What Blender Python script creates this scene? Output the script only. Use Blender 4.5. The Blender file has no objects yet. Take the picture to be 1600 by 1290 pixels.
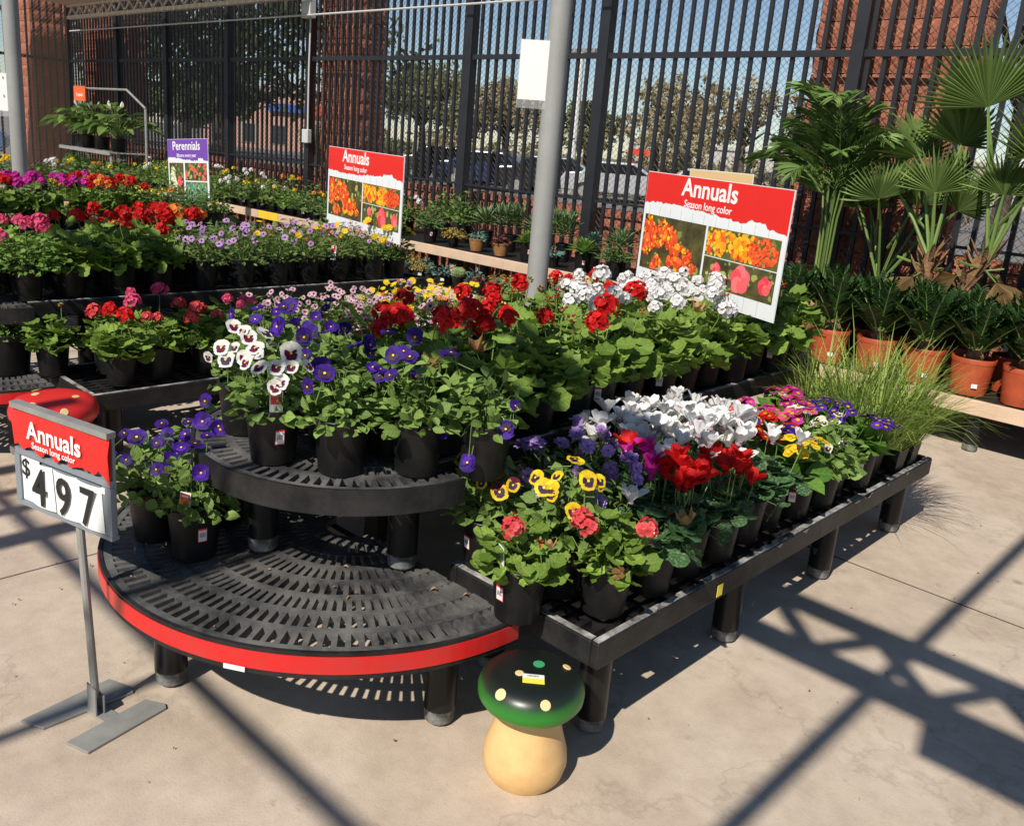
import bpy, math, random
import numpy as np
from mathutils import Vector, Matrix
random.seed(7); rng = np.random.default_rng(7)
C = bpy.context.scene.collection
PI = math.pi
# ---------------------------------------------------------------- camera, world, sun
scn = bpy.context.scene
cam = bpy.data.cameras.new('camera'); camo = bpy.data.objects.new('camera', cam); C.objects.link(camo)
cam.sensor_width = 36; cam.lens = 36 * 1370 / 1600; cam.shift_y = -45 / 1600
cam.clip_start = .05; cam.clip_end = 2000
RC = Matrix(((0.7207636, -0.23597277, 0.65177963), (0.6884254, 0.13372789, -0.71287259), (0.0810574, 0.96251426, 0.25883585)))
camo.matrix_world = Matrix.Translation((0, 0, 1.6)) @ RC.to_4x4()
scn.camera = camo
SUN = Vector((.23, -.958, 1.0)).normalized()          # towards the sun
w = bpy.data.worlds.new('World'); scn.world = w; w.use_nodes = True
nt = w.node_tree; bg = nt.nodes['Background']
sky = nt.nodes.new('ShaderNodeTexSky'); sky.sky_type = 'NISHITA'; sky.sun_disc = False
sky.sun_elevation = math.asin(SUN.z); sky.sun_rotation = math.atan2(SUN.x, SUN.y)
sky.air_density = 1.0; sky.dust_density = .2; sky.ozone_density = 2.4; sky.altitude = 600
nt.links.new(sky.outputs[0], bg.inputs[0]); bg.inputs[1].default_value = .08
sl = bpy.data.lights.new('sun', 'SUN'); sl.energy = 5.0; sl.angle = math.radians(.53); sl.color = (1, .94, .84)
so = bpy.data.objects.new('sun', sl); C.objects.link(so); so.rotation_euler = SUN.to_track_quat('Z', 'Y').to_euler()
vs = scn.view_settings; vs.view_transform = 'Standard'; vs.look = 'None'; vs.exposure = 0.2; vs.gamma = 1; vs.use_curve_mapping = False
scn.render.engine = 'CYCLES'
scn.cycles.max_bounces = 8; scn.cycles.transparent_max_bounces = 8; scn.cycles.use_denoising = True

# ---------------------------------------------------------------- materials
MATS = {}
def node_mat(name):
    m = bpy.data.materials.new(name); m.use_nodes = True
    n = m.node_tree.nodes; p = n['Principled BSDF']
    return m, m.node_tree, p
def ramp(t, stops):
    r = t.nodes.new('ShaderNodeValToRGB'); e = r.color_ramp.elements
    while len(e) < len(stops): e.new(.5)
    for k, (a, c) in enumerate(stops):
        e[k].position = a; e[k].color = (*c, 1) if len(c) == 3 else c
    return r
def mat(name, col, rough=.6, metal=0, noise=0, scale=8, col2=None, bump=0, bscale=40, spec=.5, coord='Object', detail=6):
    if name in MATS: return MATS[name]
    m, t, p = node_mat(name)
    p.inputs['Base Color'].default_value = (*col, 1); p.inputs['Roughness'].default_value = rough
    p.inputs['Metallic'].default_value = metal; p.inputs['Specular IOR Level'].default_value = spec
    tc = t.nodes.new('ShaderNodeTexCoord')
    if noise or col2:
        nz = t.nodes.new('ShaderNodeTexNoise'); nz.inputs['Scale'].default_value = scale; nz.inputs['Detail'].default_value = detail
        nz.inputs['Roughness'].default_value = .65
        t.links.new(tc.outputs[coord], nz.inputs['Vector'])
        c2 = col2 or tuple(c * (1 - noise) for c in col)
        r = ramp(t, [(.38, col), (.66, c2)])
        t.links.new(nz.outputs[0], r.inputs[0]); t.links.new(r.outputs[0], p.inputs['Base Color'])
    if bump:
        nb = t.nodes.new('ShaderNodeTexNoise'); nb.inputs['Scale'].default_value = bscale; nb.inputs['Detail'].default_value = 5
        t.links.new(tc.outputs[coord], nb.inputs['Vector'])
        b = t.nodes.new('ShaderNodeBump'); b.inputs['Strength'].default_value = bump; b.inputs['Distance'].default_value = .01
        t.links.new(nb.outputs[0], b.inputs['Height']); t.links.new(b.outputs[0], p.inputs['Normal'])
    MATS[name] = m; return m
def leafmat(name, c1, c2, trans=.3, rough=.55, silver=None, veins=.0, petal=False):
    """leaf or petal: colour varies from piece to piece, veins follow its length, some light shines through"""
    if name in MATS: return MATS[name]
    m, t, p = node_mat(name); L = t.links.new; N = t.nodes.new
    def math_(op, a, b=None, c=None):
        n = N('ShaderNodeMath'); n.operation = op
        for k, q in enumerate((a, b, c)):
            if q is None: continue
            if isinstance(q, (int, float)): n.inputs[k].default_value = q
            else: L(q, n.inputs[k])
        return n.outputs[0]
    at = N('ShaderNodeAttribute'); at.attribute_name = 'rnd'; oi = N('ShaderNodeObjectInfo')
    fr = math_('FRACT', math_('ADD', at.outputs['Fac'], oi.outputs['Random']))
    r = ramp(t, [(0, c1), (.8, c2), (1, tuple(min(1, a_ * 1.25) for a_ in c2))]); L(fr, r.inputs[0]); col = r.outputs[0]
    tc = N('ShaderNodeTexCoord')
    uv = N('ShaderNodeUVMap'); uv.uv_map = 'leaf_uv'
    if silver:
        v = N('ShaderNodeTexNoise'); v.inputs['Scale'].default_value = 7; v.inputs['Detail'].default_value = 3; L(uv.outputs[0], v.inputs['Vector'])
        rr = ramp(t, [(.5, (0, 0, 0)), (.58, (1, 1, 1))]); L(v.outputs[0], rr.inputs[0])
        mx = N('ShaderNodeMixRGB'); L(rr.outputs[0], mx.inputs[0]); L(col, mx.inputs[1]); mx.inputs[2].default_value = (*silver, 1); col = mx.outputs[0]
    bump_h = None
    if veins or petal:
        sx = N('ShaderNodeSeparateXYZ'); L(uv.outputs[0], sx.inputs[0]); x, y = sx.outputs[0], sx.outputs[1]
        ax = math_('ABSOLUTE', x)
        if petal:
            n = N('ShaderNodeTexNoise'); n.inputs['Scale'].default_value = 1; n.inputs['Detail'].default_value = 3; mp = N('ShaderNodeMapping'); mp.inputs['Scale'].default_value = (9, 1.2, 1); L(uv.outputs[0], mp.inputs[0]); L(mp.outputs[0], n.inputs[0])
            k = ramp(t, [(.3, (.72, .7, .72)), (.62, (1, 1, 1))]); L(n.outputs[0], k.inputs[0]); bump_h = n.outputs[0]
            base = ramp(t, [(.1, (.7, .66, .7)), (.55, (1, 1, 1))]); L(y, base.inputs[0])
            m2 = N('ShaderNodeMixRGB'); m2.blend_type = 'MULTIPLY'; m2.inputs[0].default_value = 1; L(k.outputs[0], m2.inputs[1]); L(base.outputs[0], m2.inputs[2]); fac = m2.outputs[0]
        else:
            wv = math_('ABSOLUTE', math_('SINE', math_('MULTIPLY', math_('SUBTRACT', y, math_('MULTIPLY', ax, .8)), 17.0)))
            side = math_('LESS_THAN', wv, .2); mid = math_('LESS_THAN', ax, .018); vv = math_('MAXIMUM', math_('MULTIPLY', side, .6), mid)
            n = N('ShaderNodeTexNoise'); n.inputs['Scale'].default_value = 6; n.inputs['Detail'].default_value = 4; L(uv.outputs[0], n.inputs[0])
            k = ramp(t, [(.3, (.7, .74, .66)), (.65, (1.0, 1.0, 1.0))]); L(n.outputs[0], k.inputs[0])
            k2 = N('ShaderNodeMixRGB'); L(math_('MULTIPLY', vv, veins), k2.inputs[0]); L(k.outputs[0], k2.inputs[1]); k2.inputs[2].default_value = (1.5, 1.45, 1.5, 1); fac = k2.outputs[0]; bump_h = wv
        m3 = N('ShaderNodeMixRGB'); m3.blend_type = 'MULTIPLY'; m3.inputs[0].default_value = 1; L(col, m3.inputs[1]); L(fac, m3.inputs[2]); col = m3.outputs[0]
        bu = N('ShaderNodeBump'); bu.inputs['Strength'].default_value = .35; bu.inputs['Distance'].default_value = .002; L(bump_h, bu.inputs['Height']); L(bu.outputs[0], p.inputs['Normal'])
    L(col, p.inputs['Base Color']); p.inputs['Roughness'].default_value = rough; p.inputs['Specular IOR Level'].default_value = .25
    tr = N('ShaderNodeBsdfTranslucent'); L(col, tr.inputs[0])
    ms = N('ShaderNodeMixShader'); ms.inputs[0].default_value = trans
    out = [n for n in t.nodes if n.type == 'OUTPUT_MATERIAL'][0]
    L(p.outputs[0], ms.inputs[1]); L(tr.outputs[0], ms.inputs[2]); L(ms.outputs[0], out.inputs[0])
    MATS[name] = m; return m

BLACK = mat('black_plastic', (.006, .006, .0065), .42, scale=20, col2=(.011, .0105, .01), bump=.05, bscale=80, spec=.3)
BENCH = mat('weathered_black_plastic', (.0085, .0085, .009), .5, scale=9, col2=(.026, .025, .024), bump=.12, bscale=60, detail=10, spec=.3)
GRATE = mat('dusty_grate_plastic', (.032, .032, .034), .55, scale=7, col2=(.15, .145, .135), bump=.1, bscale=70, detail=9, spec=.35)
WORN = mat('scuffed_edge', (.02, .02, .02), .7, scale=10, col2=(.5, .48, .45), bump=.25, bscale=120, detail=10)
LEGM = mat('bench_leg_plastic', (.006, .006, .0065), .35, scale=5, col2=(.014, .014, .014), spec=.3)
FOOT = mat('scuffed_foot', (.05, .05, .05), .7, scale=30, col2=(.22, .21, .2))
REDB = mat('red_edging', (.62, .012, .012), .38, scale=11, col2=(.5, .03, .025), bump=.06, bscale=25)
SOIL = mat('potting_soil', (.05, .032, .02), .95, scale=60, col2=(.015, .01, .007), bump=.8, bscale=150)
WHITE = mat('white_print', (.8, .8, .79), .5)
CARD = mat('white_card', (.78, .77, .74), .5, noise=.05, scale=5)
PANEL_WHITE = mat('sign_panel_white', (.74, .76, .78), .4, noise=.06, scale=12)
GALV = mat('galvanised_steel', (.27, .27, .255), .5, metal=.35, scale=14, col2=(.36, .35, .32), bump=.05)
POLEM = mat('grey_painted_pole', (.3, .3, .285), .55, noise=.15, scale=4, bump=.05)
FENCE = mat('black_painted_steel', (.018, .018, .022), .45, noise=.3, scale=6)
WIREM = mat('chain_link_wire', (.2, .165, .125), .6, metal=.1)
BRICK = mat('split_face_block', (.44, .15, .085), .92, scale=11, col2=(.27, .085, .05), bump=1.0, bscale=26, detail=9)
MORTAR = mat('mortar', (.12, .08, .06), .95, noise=.3, scale=30)
BEIGE = mat('beige_board', (.6, .43, .30), .7, noise=.15, scale=7, bump=.08)
YELLOW = mat('yellow_board', (.78, .5, .03), .6, noise=.1, scale=7)
TERRA = mat('terracotta_plastic', (.42, .075, .025), .5, scale=10, col2=(.3, .05, .017))
DRUM = mat('brown_pot', (.09, .05, .035), .6, noise=.3, scale=10)
CLAY = mat('wooden_pot', (.32, .15, .05), .8, scale=12, col2=(.2, .085, .03))
TRUSSM = mat('cream_steel', (.5, .46, .4), .55, noise=.12, scale=5)
ROOFM = mat('roof_deck', (.55, .42, .36), .6, noise=.1, scale=5)
SIGNRED = mat('sign_red', (.72, .02, .014), .38, noise=.05, scale=6)
PURP = mat('sign_purple', (.16, .055, .36), .4)
ORANGE = mat('tag_orange', (.8, .12, .03), .45)
INK = mat('black_ink', (.012, .012, .014), .5)
GREY = mat('grey_holder', (.22, .245, .27), .45, noise=.15, scale=10)
CONDUIT = mat('conduit_grey', (.5, .5, .48), .5)
GLASS = mat('car_glass', (.012, .015, .02), .08)
TYRE = mat('tyre', (.012, .012, .012), .8)
STICK = mat('sticker_white', (.75, .73, .72), .5)
STICKR = mat('sticker_red', (.6, .03, .03), .5)
YTAG = mat('sticker_yellow', (.8, .68, .08), .5)
GREENL = leafmat('leaf_pansy', (.12, .195, .045), (.23, .335, .085), veins=.5)
L_GER = leafmat('leaf_geranium', (.115, .195, .028), (.235, .345, .065), veins=.6)
L_CYC = leafmat('leaf_cyclamen', (.03, .09, .022), (.06, .15, .04), silver=(.16, .24, .15), veins=.3)
L_PRIM = leafmat('leaf_primrose', (.075, .175, .025), (.145, .28, .05), veins=.7)
L_OST = leafmat('leaf_daisy_bush', (.08, .135, .032), (.16, .235, .06))
L_PARS = leafmat('leaf_bright_herb', (.1, .2, .03), (.2, .33, .07))
L_GRASS = leafmat('leaf_grass', (.15, .23, .04), (.31, .4, .09))
L_PALM = leafmat('leaf_palm', (.08, .15, .03), (.17, .27, .065))
L_FAN = leafmat('leaf_fan_palm', (.12, .19, .045), (.22, .31, .095), rough=.4)
L_CYCAD = leafmat('leaf_cycad', (.012, .034, .009), (.028, .062, .016), trans=.15, rough=.35)
L_SUCC = leafmat('leaf_succulent', (.09, .15, .055), (.15, .22, .09), trans=.1)
L_BLUE = leafmat('leaf_blue_green', (.07, .14, .11), (.12, .2, .16), trans=.1)
L_GOLD = leafmat('leaf_golden', (.26, .16, .03), (.36, .27, .07))
L_DARKRED = leafmat('leaf_burgundy', (.09, .025, .025), (.16, .06, .05))
L_FEATH = leafmat('leaf_feathery', (.07, .13, .035), (.13, .2, .07))
L_LILY = leafmat('leaf_lily', (.05, .11, .02), (.16, .24, .06))
STEM = mat('stem_green', (.14, .22, .05), .6)
BARK = mat('bark', (.1, .075, .05), .95, noise=.5, scale=14, bump=.6, bscale=30)
FIBRE = mat('palm_fibre', (.26, .14, .06), .9, scale=30, col2=(.12, .06, .03), bump=.8, bscale=60)
def petal(name, c, c2=None, tr=.3): return leafmat('petal_' + name, c, c2 or tuple(min(1, a * 1.35 + .01) for a in c), trans=tr, rough=.6, petal=True)
P_RED = petal('red', (.5, .004, .006), (.72, .014, .012))
P_DRED = petal('dark_red', (.33, .003, .008), (.55, .008, .012))
P_CORAL = petal('coral', (.72, .06, .07), (.85, .12, .12))
P_PINK = petal('pink', (.68, .05, .16), (.8, .12, .24))
P_MAG = petal('magenta', (.5, .012, .25), (.62, .03, .36))
P_WHITE = petal('white', (.8, .79, .76), (.86, .85, .82), .25)
P_CREAM = petal('cream', (.78, .75, .6), (.84, .82, .7), .25)
P_PURP = petal('purple', (.028, .006, .15), (.055, .013, .26))
P_LAV = petal('lavender', (.36, .2, .55), (.5, .32, .68))
P_OPINK = petal('pale_pink', (.66, .36, .46), (.78, .55, .6))
P_OPURP = petal('mauve', (.42, .2, .45), (.56, .36, .58))
P_YEL = petal('yellow', (.82, .52, .01), (.88, .66, .03))
P_BLUE = petal('violet_blue', (.06, .015, .27), (.12, .03, .42))
P_ORA = petal('orange', (.75, .18, .02), (.8, .3, .05))
P_MAROON = petal('maroon', (.1, .006, .03), (.16, .01, .05))
BLOTCH = mat('pansy_blotch', (.02, .004, .03), .7)
EYE = mat('flower_eye', (.85, .5, .03), .6)

# ---------------------------------------------------------------- mesh builder
class MB:
    def __init__(s): s.v = []; s.f = []; s.m = []; s.r = []; s.n = 0; s.u = {}
    def add(s, V, F, m=0, rnd=None, uv=None):
        V = np.asarray(V, float); k = s.n
        if uv is not None: s.u[k] = uv
        s.v.append(V); s.n += len(V)
        rr = random.random() if rnd is None else rnd
        for f in F:
            s.f.append([i + k for i in f]); s.m.append(m); s.r.append(rr)
    def box(s, a, b, m=0, R=None, o=None):
        x0, y0, z0 = a; x1, y1, z1 = b
        V = np.array([(x0, y0, z0), (x1, y0, z0), (x1, y1, z0), (x0, y1, z0), (x0, y0, z1), (x1, y0, z1), (x1, y1, z1), (x0, y1, z1)], float)
        if R is not None: V = V @ np.array(R).T
        if o is not None: V = V + np.array(o)
        s.add(V, [(0, 3, 2, 1), (4, 5, 6, 7), (0, 1, 5, 4), (1, 2, 6, 5), (2, 3, 7, 6), (3, 0, 4, 7)], m)
    def tube(s, pts, r, n=6, m=0, cap=True):
        pts = [np.array(p, float) for p in pts]
        rs = r if isinstance(r, (list, tuple)) else [r] * len(pts)
        V = []; F = []
        for i, p in enumerate(pts):
            d = pts[min(i + 1, len(pts) - 1)] - pts[max(i - 1, 0)]; d /= np.linalg.norm(d) + 1e-9
            a = np.cross(d, (0, 0, 1.)) if abs(d[2]) < .95 else np.cross(d, (0, 1., 0)); a /= np.linalg.norm(a); b = np.cross(d, a)
            for k in range(n):
                t = 2 * PI * k / n; V.append(p + rs[i] * (math.cos(t) * a + math.sin(t) * b))
        for i in range(len(pts) - 1):
            for k in range(n): F.append((i * n + k, (i + 1) * n + k, (i + 1) * n + (k + 1) % n, i * n + (k + 1) % n))
        if cap: F.append(tuple(range(n))); F.append(tuple(range((len(pts) - 1) * n + n - 1, (len(pts) - 1) * n - 1, -1)))
        s.add(V, F, m)
    def lathe(s, prof, n=20, m=0, o=(0, 0, 0), caps=True):
        V = [(o[0] + r * math.cos(2 * PI * k / n), o[1] + r * math.sin(2 * PI * k / n), o[2] + z) for r, z in prof for k in range(n)]
        F = [(i * n + k, i * n + (k + 1) % n, (i + 1) * n + (k + 1) % n, (i + 1) * n + k) for i in range(len(prof) - 1) for k in range(n)]
        if caps: F.append(tuple(range(n - 1, -1, -1))); F.append(tuple(range((len(prof) - 1) * n, len(prof) * n)))
        s.add(V, F, m)
    def mesh(s, name, mats, smooth=False):
        me = bpy.data.meshes.new(name)
        V = np.concatenate(s.v) if s.v else np.zeros((0, 3))
        me.from_pydata(V.tolist(), [], s.f)
        for m in (mats if isinstance(mats, (list, tuple)) else [mats]): me.materials.append(m)
        me.polygons.foreach_set('material_index', s.m)
        if s.u:
            UV = np.zeros((len(V), 2))
            for k, q in s.u.items(): UV[k:k + len(q)] = q
            li = np.empty(len(me.loops), np.int32); me.loops.foreach_get('vertex_index', li)
            ul = me.uv_layers.new(name='leaf_uv'); ul.data.foreach_set('uv', UV[li].ravel())
        at = me.attributes.new('rnd', 'FLOAT', 'FACE'); at.data.foreach_set('value', s.r)
        if smooth:
            me.polygons.foreach_set('use_smooth', [True] * len(s.f)); me.update(); me.set_sharp_from_angle(angle=math.radians(38))
        me.update(); return me
    def build(s, name, mats, parent=None, smooth=False, bevel=0):
        return obj(name, s.mesh(name, mats, smooth), parent, bevel=bevel)
def obj(name, me, parent=None, loc=None, mtx=None, rz=None, scale=None, bevel=0):
    o = bpy.data.objects.new(name, me); C.objects.link(o)
    if parent: o.parent = parent
    if mtx is not None: o.matrix_basis = mtx
    if loc is not None: o.location = loc
    if rz is not None: o.rotation_euler = (0, 0, rz)
    if scale is not None: o.scale = (scale,) * 3 if not isinstance(scale, (tuple, list)) else scale
    if bevel:
        b = o.modifiers.new('bevel', 'BEVEL'); b.width = bevel; b.segments = 2; b.limit_method = 'ANGLE'
    return o
def tag(o, label, cat, group=None, kind=None):
    o['label'] = label; o['category'] = cat
    if group: o['group'] = group
    if kind: o['kind'] = kind
    return o
def thing(name, label, cat, loc=(0, 0, 0), rz=0, group=None):
    o = bpy.data.objects.new(name, None); C.objects.link(o); o.location = loc; o.rotation_euler = (0, 0, rz); o.empty_display_size = .1
    return tag(o, label, cat, group)
def struct(o, label=None):
    o['kind'] = 'structure'
    if label: o['label'] = label
    return o
def nrm(v): v = np.asarray(v, float); return v / (np.linalg.norm(v) + 1e-9)
def frame(d, n):
    """matrix whose +Y runs along d and whose +Z is as near n as it can be"""
    y = nrm(d); z = np.asarray(n, float); z = z - y * z.dot(y)
    if np.linalg.norm(z) < 1e-4: z = np.cross(y, (1, 0, 0.3))
    z = nrm(z); x = np.cross(y, z)
    return np.column_stack((x, y, z))
def mtx(R, p, s=1.0):
    M = Matrix([[R[i][j] * s for j in range(3)] + [p[i]] for i in range(3)] + [[0, 0, 0, 1]]); return M
ORD = ['', 'first', 'second', 'third', 'fourth', 'fifth', 'sixth', 'seventh', 'eighth', 'ninth', 'tenth', 'eleventh', 'twelfth', 'thirteenth', 'fourteenth', 'fifteenth', 'sixteenth', 'seventeenth', 'eighteenth', 'nineteenth', 'twentieth']
def ordn(i):
    if i < len(ORD): return ORD[i]
    tens = {2: 'twenty', 3: 'thirty', 4: 'forty', 5: 'fifty', 6: 'sixty'}
    tth = {2: 'twentieth', 3: 'thirtieth', 4: 'fortieth', 5: 'fiftieth', 6: 'sixtieth'}
    return tth[i // 10] if i % 10 == 0 else tens[i // 10] + '-' + ORD[i % 10]

# ---------------------------------------------------------------- ground, floor slabs
MG = mat('asphalt', (.17, .16, .15), .95, scale=3, col2=(.14, .135, .13), bump=.4, bscale=60, coord='Object')
g = MB(); g.box((-400, -250, -.3), (400, 900, -.045)); struct(g.build('ground', MG), 'grey asphalt of the car park beyond the fence')
def concrete():
    m, t, p = node_mat('concrete')
    tc = t.nodes.new('ShaderNodeTexCoord')
    def nz(sc, det=8, ro=.6, dist=0):
        n = t.nodes.new('ShaderNodeTexNoise'); n.inputs['Scale'].default_value = sc; n.inputs['Detail'].default_value = det; n.inputs['Roughness'].default_value = ro; n.inputs['Distortion'].default_value = dist
        t.links.new(tc.outputs['Object'], n.inputs['Vector']); return n
    a = nz(1.3, 9, .62, .6); b = nz(9, 8, .7); c = nz(140, 3); d = nz(3.1, 10, .75, 1.2)
    r = ramp(t, [(.3, (.4, .318, .24)), (.5, (.49, .398, .31)), (.72, (.56, .47, .375))]); t.links.new(a.outputs[0], r.inputs[0])
    r2 = ramp(t, [(.35, (.72, .7, .68)), (.6, (1, 1, 1))]); t.links.new(b.outputs[0], r2.inputs[0])
    mx = t.nodes.new('ShaderNodeMixRGB'); mx.blend_type = 'MULTIPLY'; mx.inputs[0].default_value = .55
    t.links.new(r.outputs[0], mx.inputs[1]); t.links.new(r2.outputs[0], mx.inputs[2])
    r3 = ramp(t, [(.6, (1, 1, 1)), (.72, (.62, .56, .5))]); t.links.new(d.outputs[0], r3.inputs[0])
    m2 = t.nodes.new('ShaderNodeMixRGB'); m2.blend_type = 'MULTIPLY'; m2.inputs[0].default_value = .95
    t.links.new(mx.outputs[0], m2.inputs[1]); t.links.new(r3.outputs[0], m2.inputs[2])
    r4 = ramp(t, [(.34, (.75, .73, .7)), (.45, (1, 1, 1))]); t.links.new(c.outputs[0], r4.inputs[0])
    m3 = t.nodes.new('ShaderNodeMixRGB'); m3.blend_type = 'MULTIPLY'; m3.inputs[0].default_value = .35
    t.links.new(m2.outputs[0], m3.inputs[1]); t.links.new(r4.outputs[0], m3.inputs[2])
    vo = t.nodes.new('ShaderNodeTexVoronoi'); vo.inputs['Scale'].default_value = 2.3; t.links.new(tc.outputs['Object'], vo.inputs['Vector'])
    r5 = ramp(t, [(.0, (.5, .45, .4)), (.035, (.6, .55, .5)), (.06, (1, 1, 1))]); t.links.new(vo.outputs['Distance'], r5.inputs[0])
    m4 = t.nodes.new('ShaderNodeMixRGB'); m4.blend_type = 'MULTIPLY'; m4.inputs[0].default_value = .75; t.links.new(m3.outputs[0], m4.inputs[1]); t.links.new(r5.outputs[0], m4.inputs[2])
    cr = t.nodes.new('ShaderNodeTexNoise'); cr.inputs['Scale'].default_value = .55; cr.inputs['Detail'].default_value = 12; cr.inputs['Roughness'].default_value = .6; t.links.new(tc.outputs['Object'], cr.inputs['Vector'])
    r6 = ramp(t, [(.494, (1, 1, 1)), (.5, (.45, .4, .36)), (.506, (1, 1, 1))]); t.links.new(cr.outputs[0], r6.inputs[0])
    m5 = t.nodes.new('ShaderNodeMixRGB'); m5.blend_type = 'MULTIPLY'; m5.inputs[0].default_value = .28; t.links.new(m4.outputs[0], m5.inputs[1]); t.links.new(r6.outputs[0], m5.inputs[2])
    t.links.new(m5.outputs[0], p.inputs['Base Color']); p.inputs['Roughness'].default_value = .8
    bu = t.nodes.new('ShaderNodeBump'); bu.inputs['Strength'].default_value = .25; bu.inputs['Distance'].default_value = .004
    t.links.new(c.outputs[0], bu.inputs['Height']); t.links.new(bu.outputs[0], p.inputs['Normal']); return m
CONC = concrete()
f = MB(); f.box((-22, -4, -.04), (4, 7.24, -.0035)); floor = struct(f.build('floor', mat('joint_filler', (.06, .048, .04), .95, noise=.4, scale=25)), 'tan concrete floor of the garden centre')
xs = [-21.6, -18.6, -15.5, -12.4, -9.3, -6.22, -3.14, .9, 3.9]; ys = [-3.9, -1.5, 0, 3.6, 7.22]
slabs = {}
for i in range(len(xs) - 1):
    for j in range(len(ys) - 1):
        a = MB(); a.box((xs[i] + .005, ys[j] + .009, -.03), (xs[i + 1] - .005, ys[j + 1] - .009, 0)); a.build('floor_slab', CONC, floor)
# ---------------------------------------------------------------- fence along the back and left side
FY = 7.1
fence = thing('security_fence', 'tall black steel bar fence with chain link backing along the back', 'fence', (0, FY, 0))
posts = [-18.85, -16.64, -14.75, -12.77, -10.62, -7.52, -5.63, -3.12, -.9]
FH = 4.1
pm = MB(); pm.box((-.052, -.052, 0), (.052, .052, FH)); pme = pm.mesh('post', FENCE)
bm_ = MB(); bm_.box((-.018, -.0125, .12), (.018, .0125, FH)); bme = bm_.mesh('bar', FENCE)
for x in posts: obj('post', pme, fence, loc=(x, 0, 0))
for z, hh in ((2.53, .026), (.16, .02), (1.16, .012), (FH - .05, .025)):
    a = MB()
    for x0, x1 in zip(posts[:-1], posts[1:]): a.box((x0 + .053, -.03, z - hh), (x1 - .053, -.0135, z + hh))
    a.build('rail', FENCE, fence)
x = -18.72
while x < -.95:
    if all(abs(x - p) > .075 for p in posts): obj('bar', bme, fence, loc=(x, .002, 0))
    x += .1275
def chain_link(x0, x1, z0, z1, sp=.062, r=.0021):
    mb = MB(); H = z1 - z0; k = 1.0
    for sgn in (1, -1):
        x = x0 - H
        while x < x1 + H:
            a = np.array((x, z0)); b = np.array((x + sgn * H * k, z1))
            def clip(p, q):
                t0, t1 = 0., 1.; dx = q[0] - p[0]
                for e in (x0, x1):
                    t = (e - p[0]) / dx
                    inside0 = (p[0] >= x0 - 1e-6) if e == x0 else (p[0] <= x1 + 1e-6)
                    if 0 < t < 1:
                        if (dx > 0) == (e == x0): t0 = max(t0, t)
                        else: t1 = min(t1, t)
                if t1 - t0 < .01: return None
                m = p + (q - p) * (t0 + t1) / 2
                if not (x0 <= m[0] <= x1): return None
                return p + (q - p) * t0, p + (q - p) * t1
            c = clip(a, b)
            if c:
                y = sgn * .0012
                mb.tube([(c[0][0], y, c[0][1]), (c[1][0], y, c[1][1])], r, 3, cap=False)
            x += sp
    return mb
cl = chain_link(-18.8, -.9, .15, FH).build('chain_link_mesh', WIREM, fence); cl.location = (0, .05, 0); cl['kind'] = 'stuff'
side = thing('security_fence', 'black steel bar side fence at the far left corner', 'fence', (-18.85, FY, 0), -PI / 2)
for k in range(1, 66):
    obj('bar' if k % 18 else 'post', bme if k % 18 else pme, side, loc=(k * .1275, .002, 0))
for z in (2.53, .16):
    a = MB(); a.box((.05, -.03, z - .026), (8.4, -.0135, z + .026)); a.build('rail', FENCE, side)
cl = chain_link(0.05, 8.4, .15, FH, .07).build('chain_link_mesh', WIREM, side); cl.location = (0, .05, 0); cl['kind'] = 'stuff'

# ---------------------------------------------------------------- block pillars and low wall outside the fence
def block_mesh(L, H, D, seed):
    r = np.random.default_rng(seed); nx, nz = 5, 3; V = []; F = []
    for face in (0,):
        for j in range(nz + 1):
            for i in range(nx + 1):
                e = (i in (0, nx)) or (j in (0, nz))
                V.append((-L / 2 + L * i / nx, (-.002 if e else -.008 - r.random() * .016), -H / 2 + H * j / nz))
    for j in range(nz):
        for i in range(nx):
            a = j * (nx + 1) + i; F.append((a, a + 1, a + nx + 2, a + nx + 1))
    k = len(V); V += [(-L / 2, D, -H / 2), (L / 2, D, -H / 2), (L / 2, D, H / 2), (-L / 2, D, H / 2)]
    b0, b1, b2, b3 = 0, nx, (nx + 1) * (nz + 1) - 1, (nx + 1) * nz
    F += [tuple(range(0, nx + 1)) [::-1] + (k, k + 1), (k + 2, k + 3) + tuple(range(b3, b2 + 1)),
          (k + 3, k) + tuple(j * (nx + 1) for j in range(nz + 1)), (k + 1, k + 2) + tuple(j * (nx + 1) + nx for j in range(nz, -1, -1))]
    mb = MB(); mb.add(V, F); return mb
BLK = [block_mesh(.392, .192, .05, s).mesh('block', BRICK) for s in range(4)]
BLKH = [block_mesh(.192, .192, .05, s + 9).mesh('block', BRICK) for s in range(3)]
def course(root, p0, d, n_len, rows, z0, normal_rz):
    """courses of split-face blocks along local direction; every block an object"""
    c, s = math.cos(normal_rz), math.sin(normal_rz)
    for j in range(rows):
        L = 0.0; first = j % 2
        while L < n_len - .05:
            half = (first and L == 0) or n_len - L < .35
            ln = min(.2 if half else .4, n_len - L)
            me = random.choice(BLKH if half else BLK)
            u = L + ln / 2
            obj('block', me, root, loc=(p0[0] + c * u, p0[1] + s * u, z0 + .1 + .2 * j), rz=normal_rz, scale=(ln / (.2 if half else .4), 1, 1))
            L += ln
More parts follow.
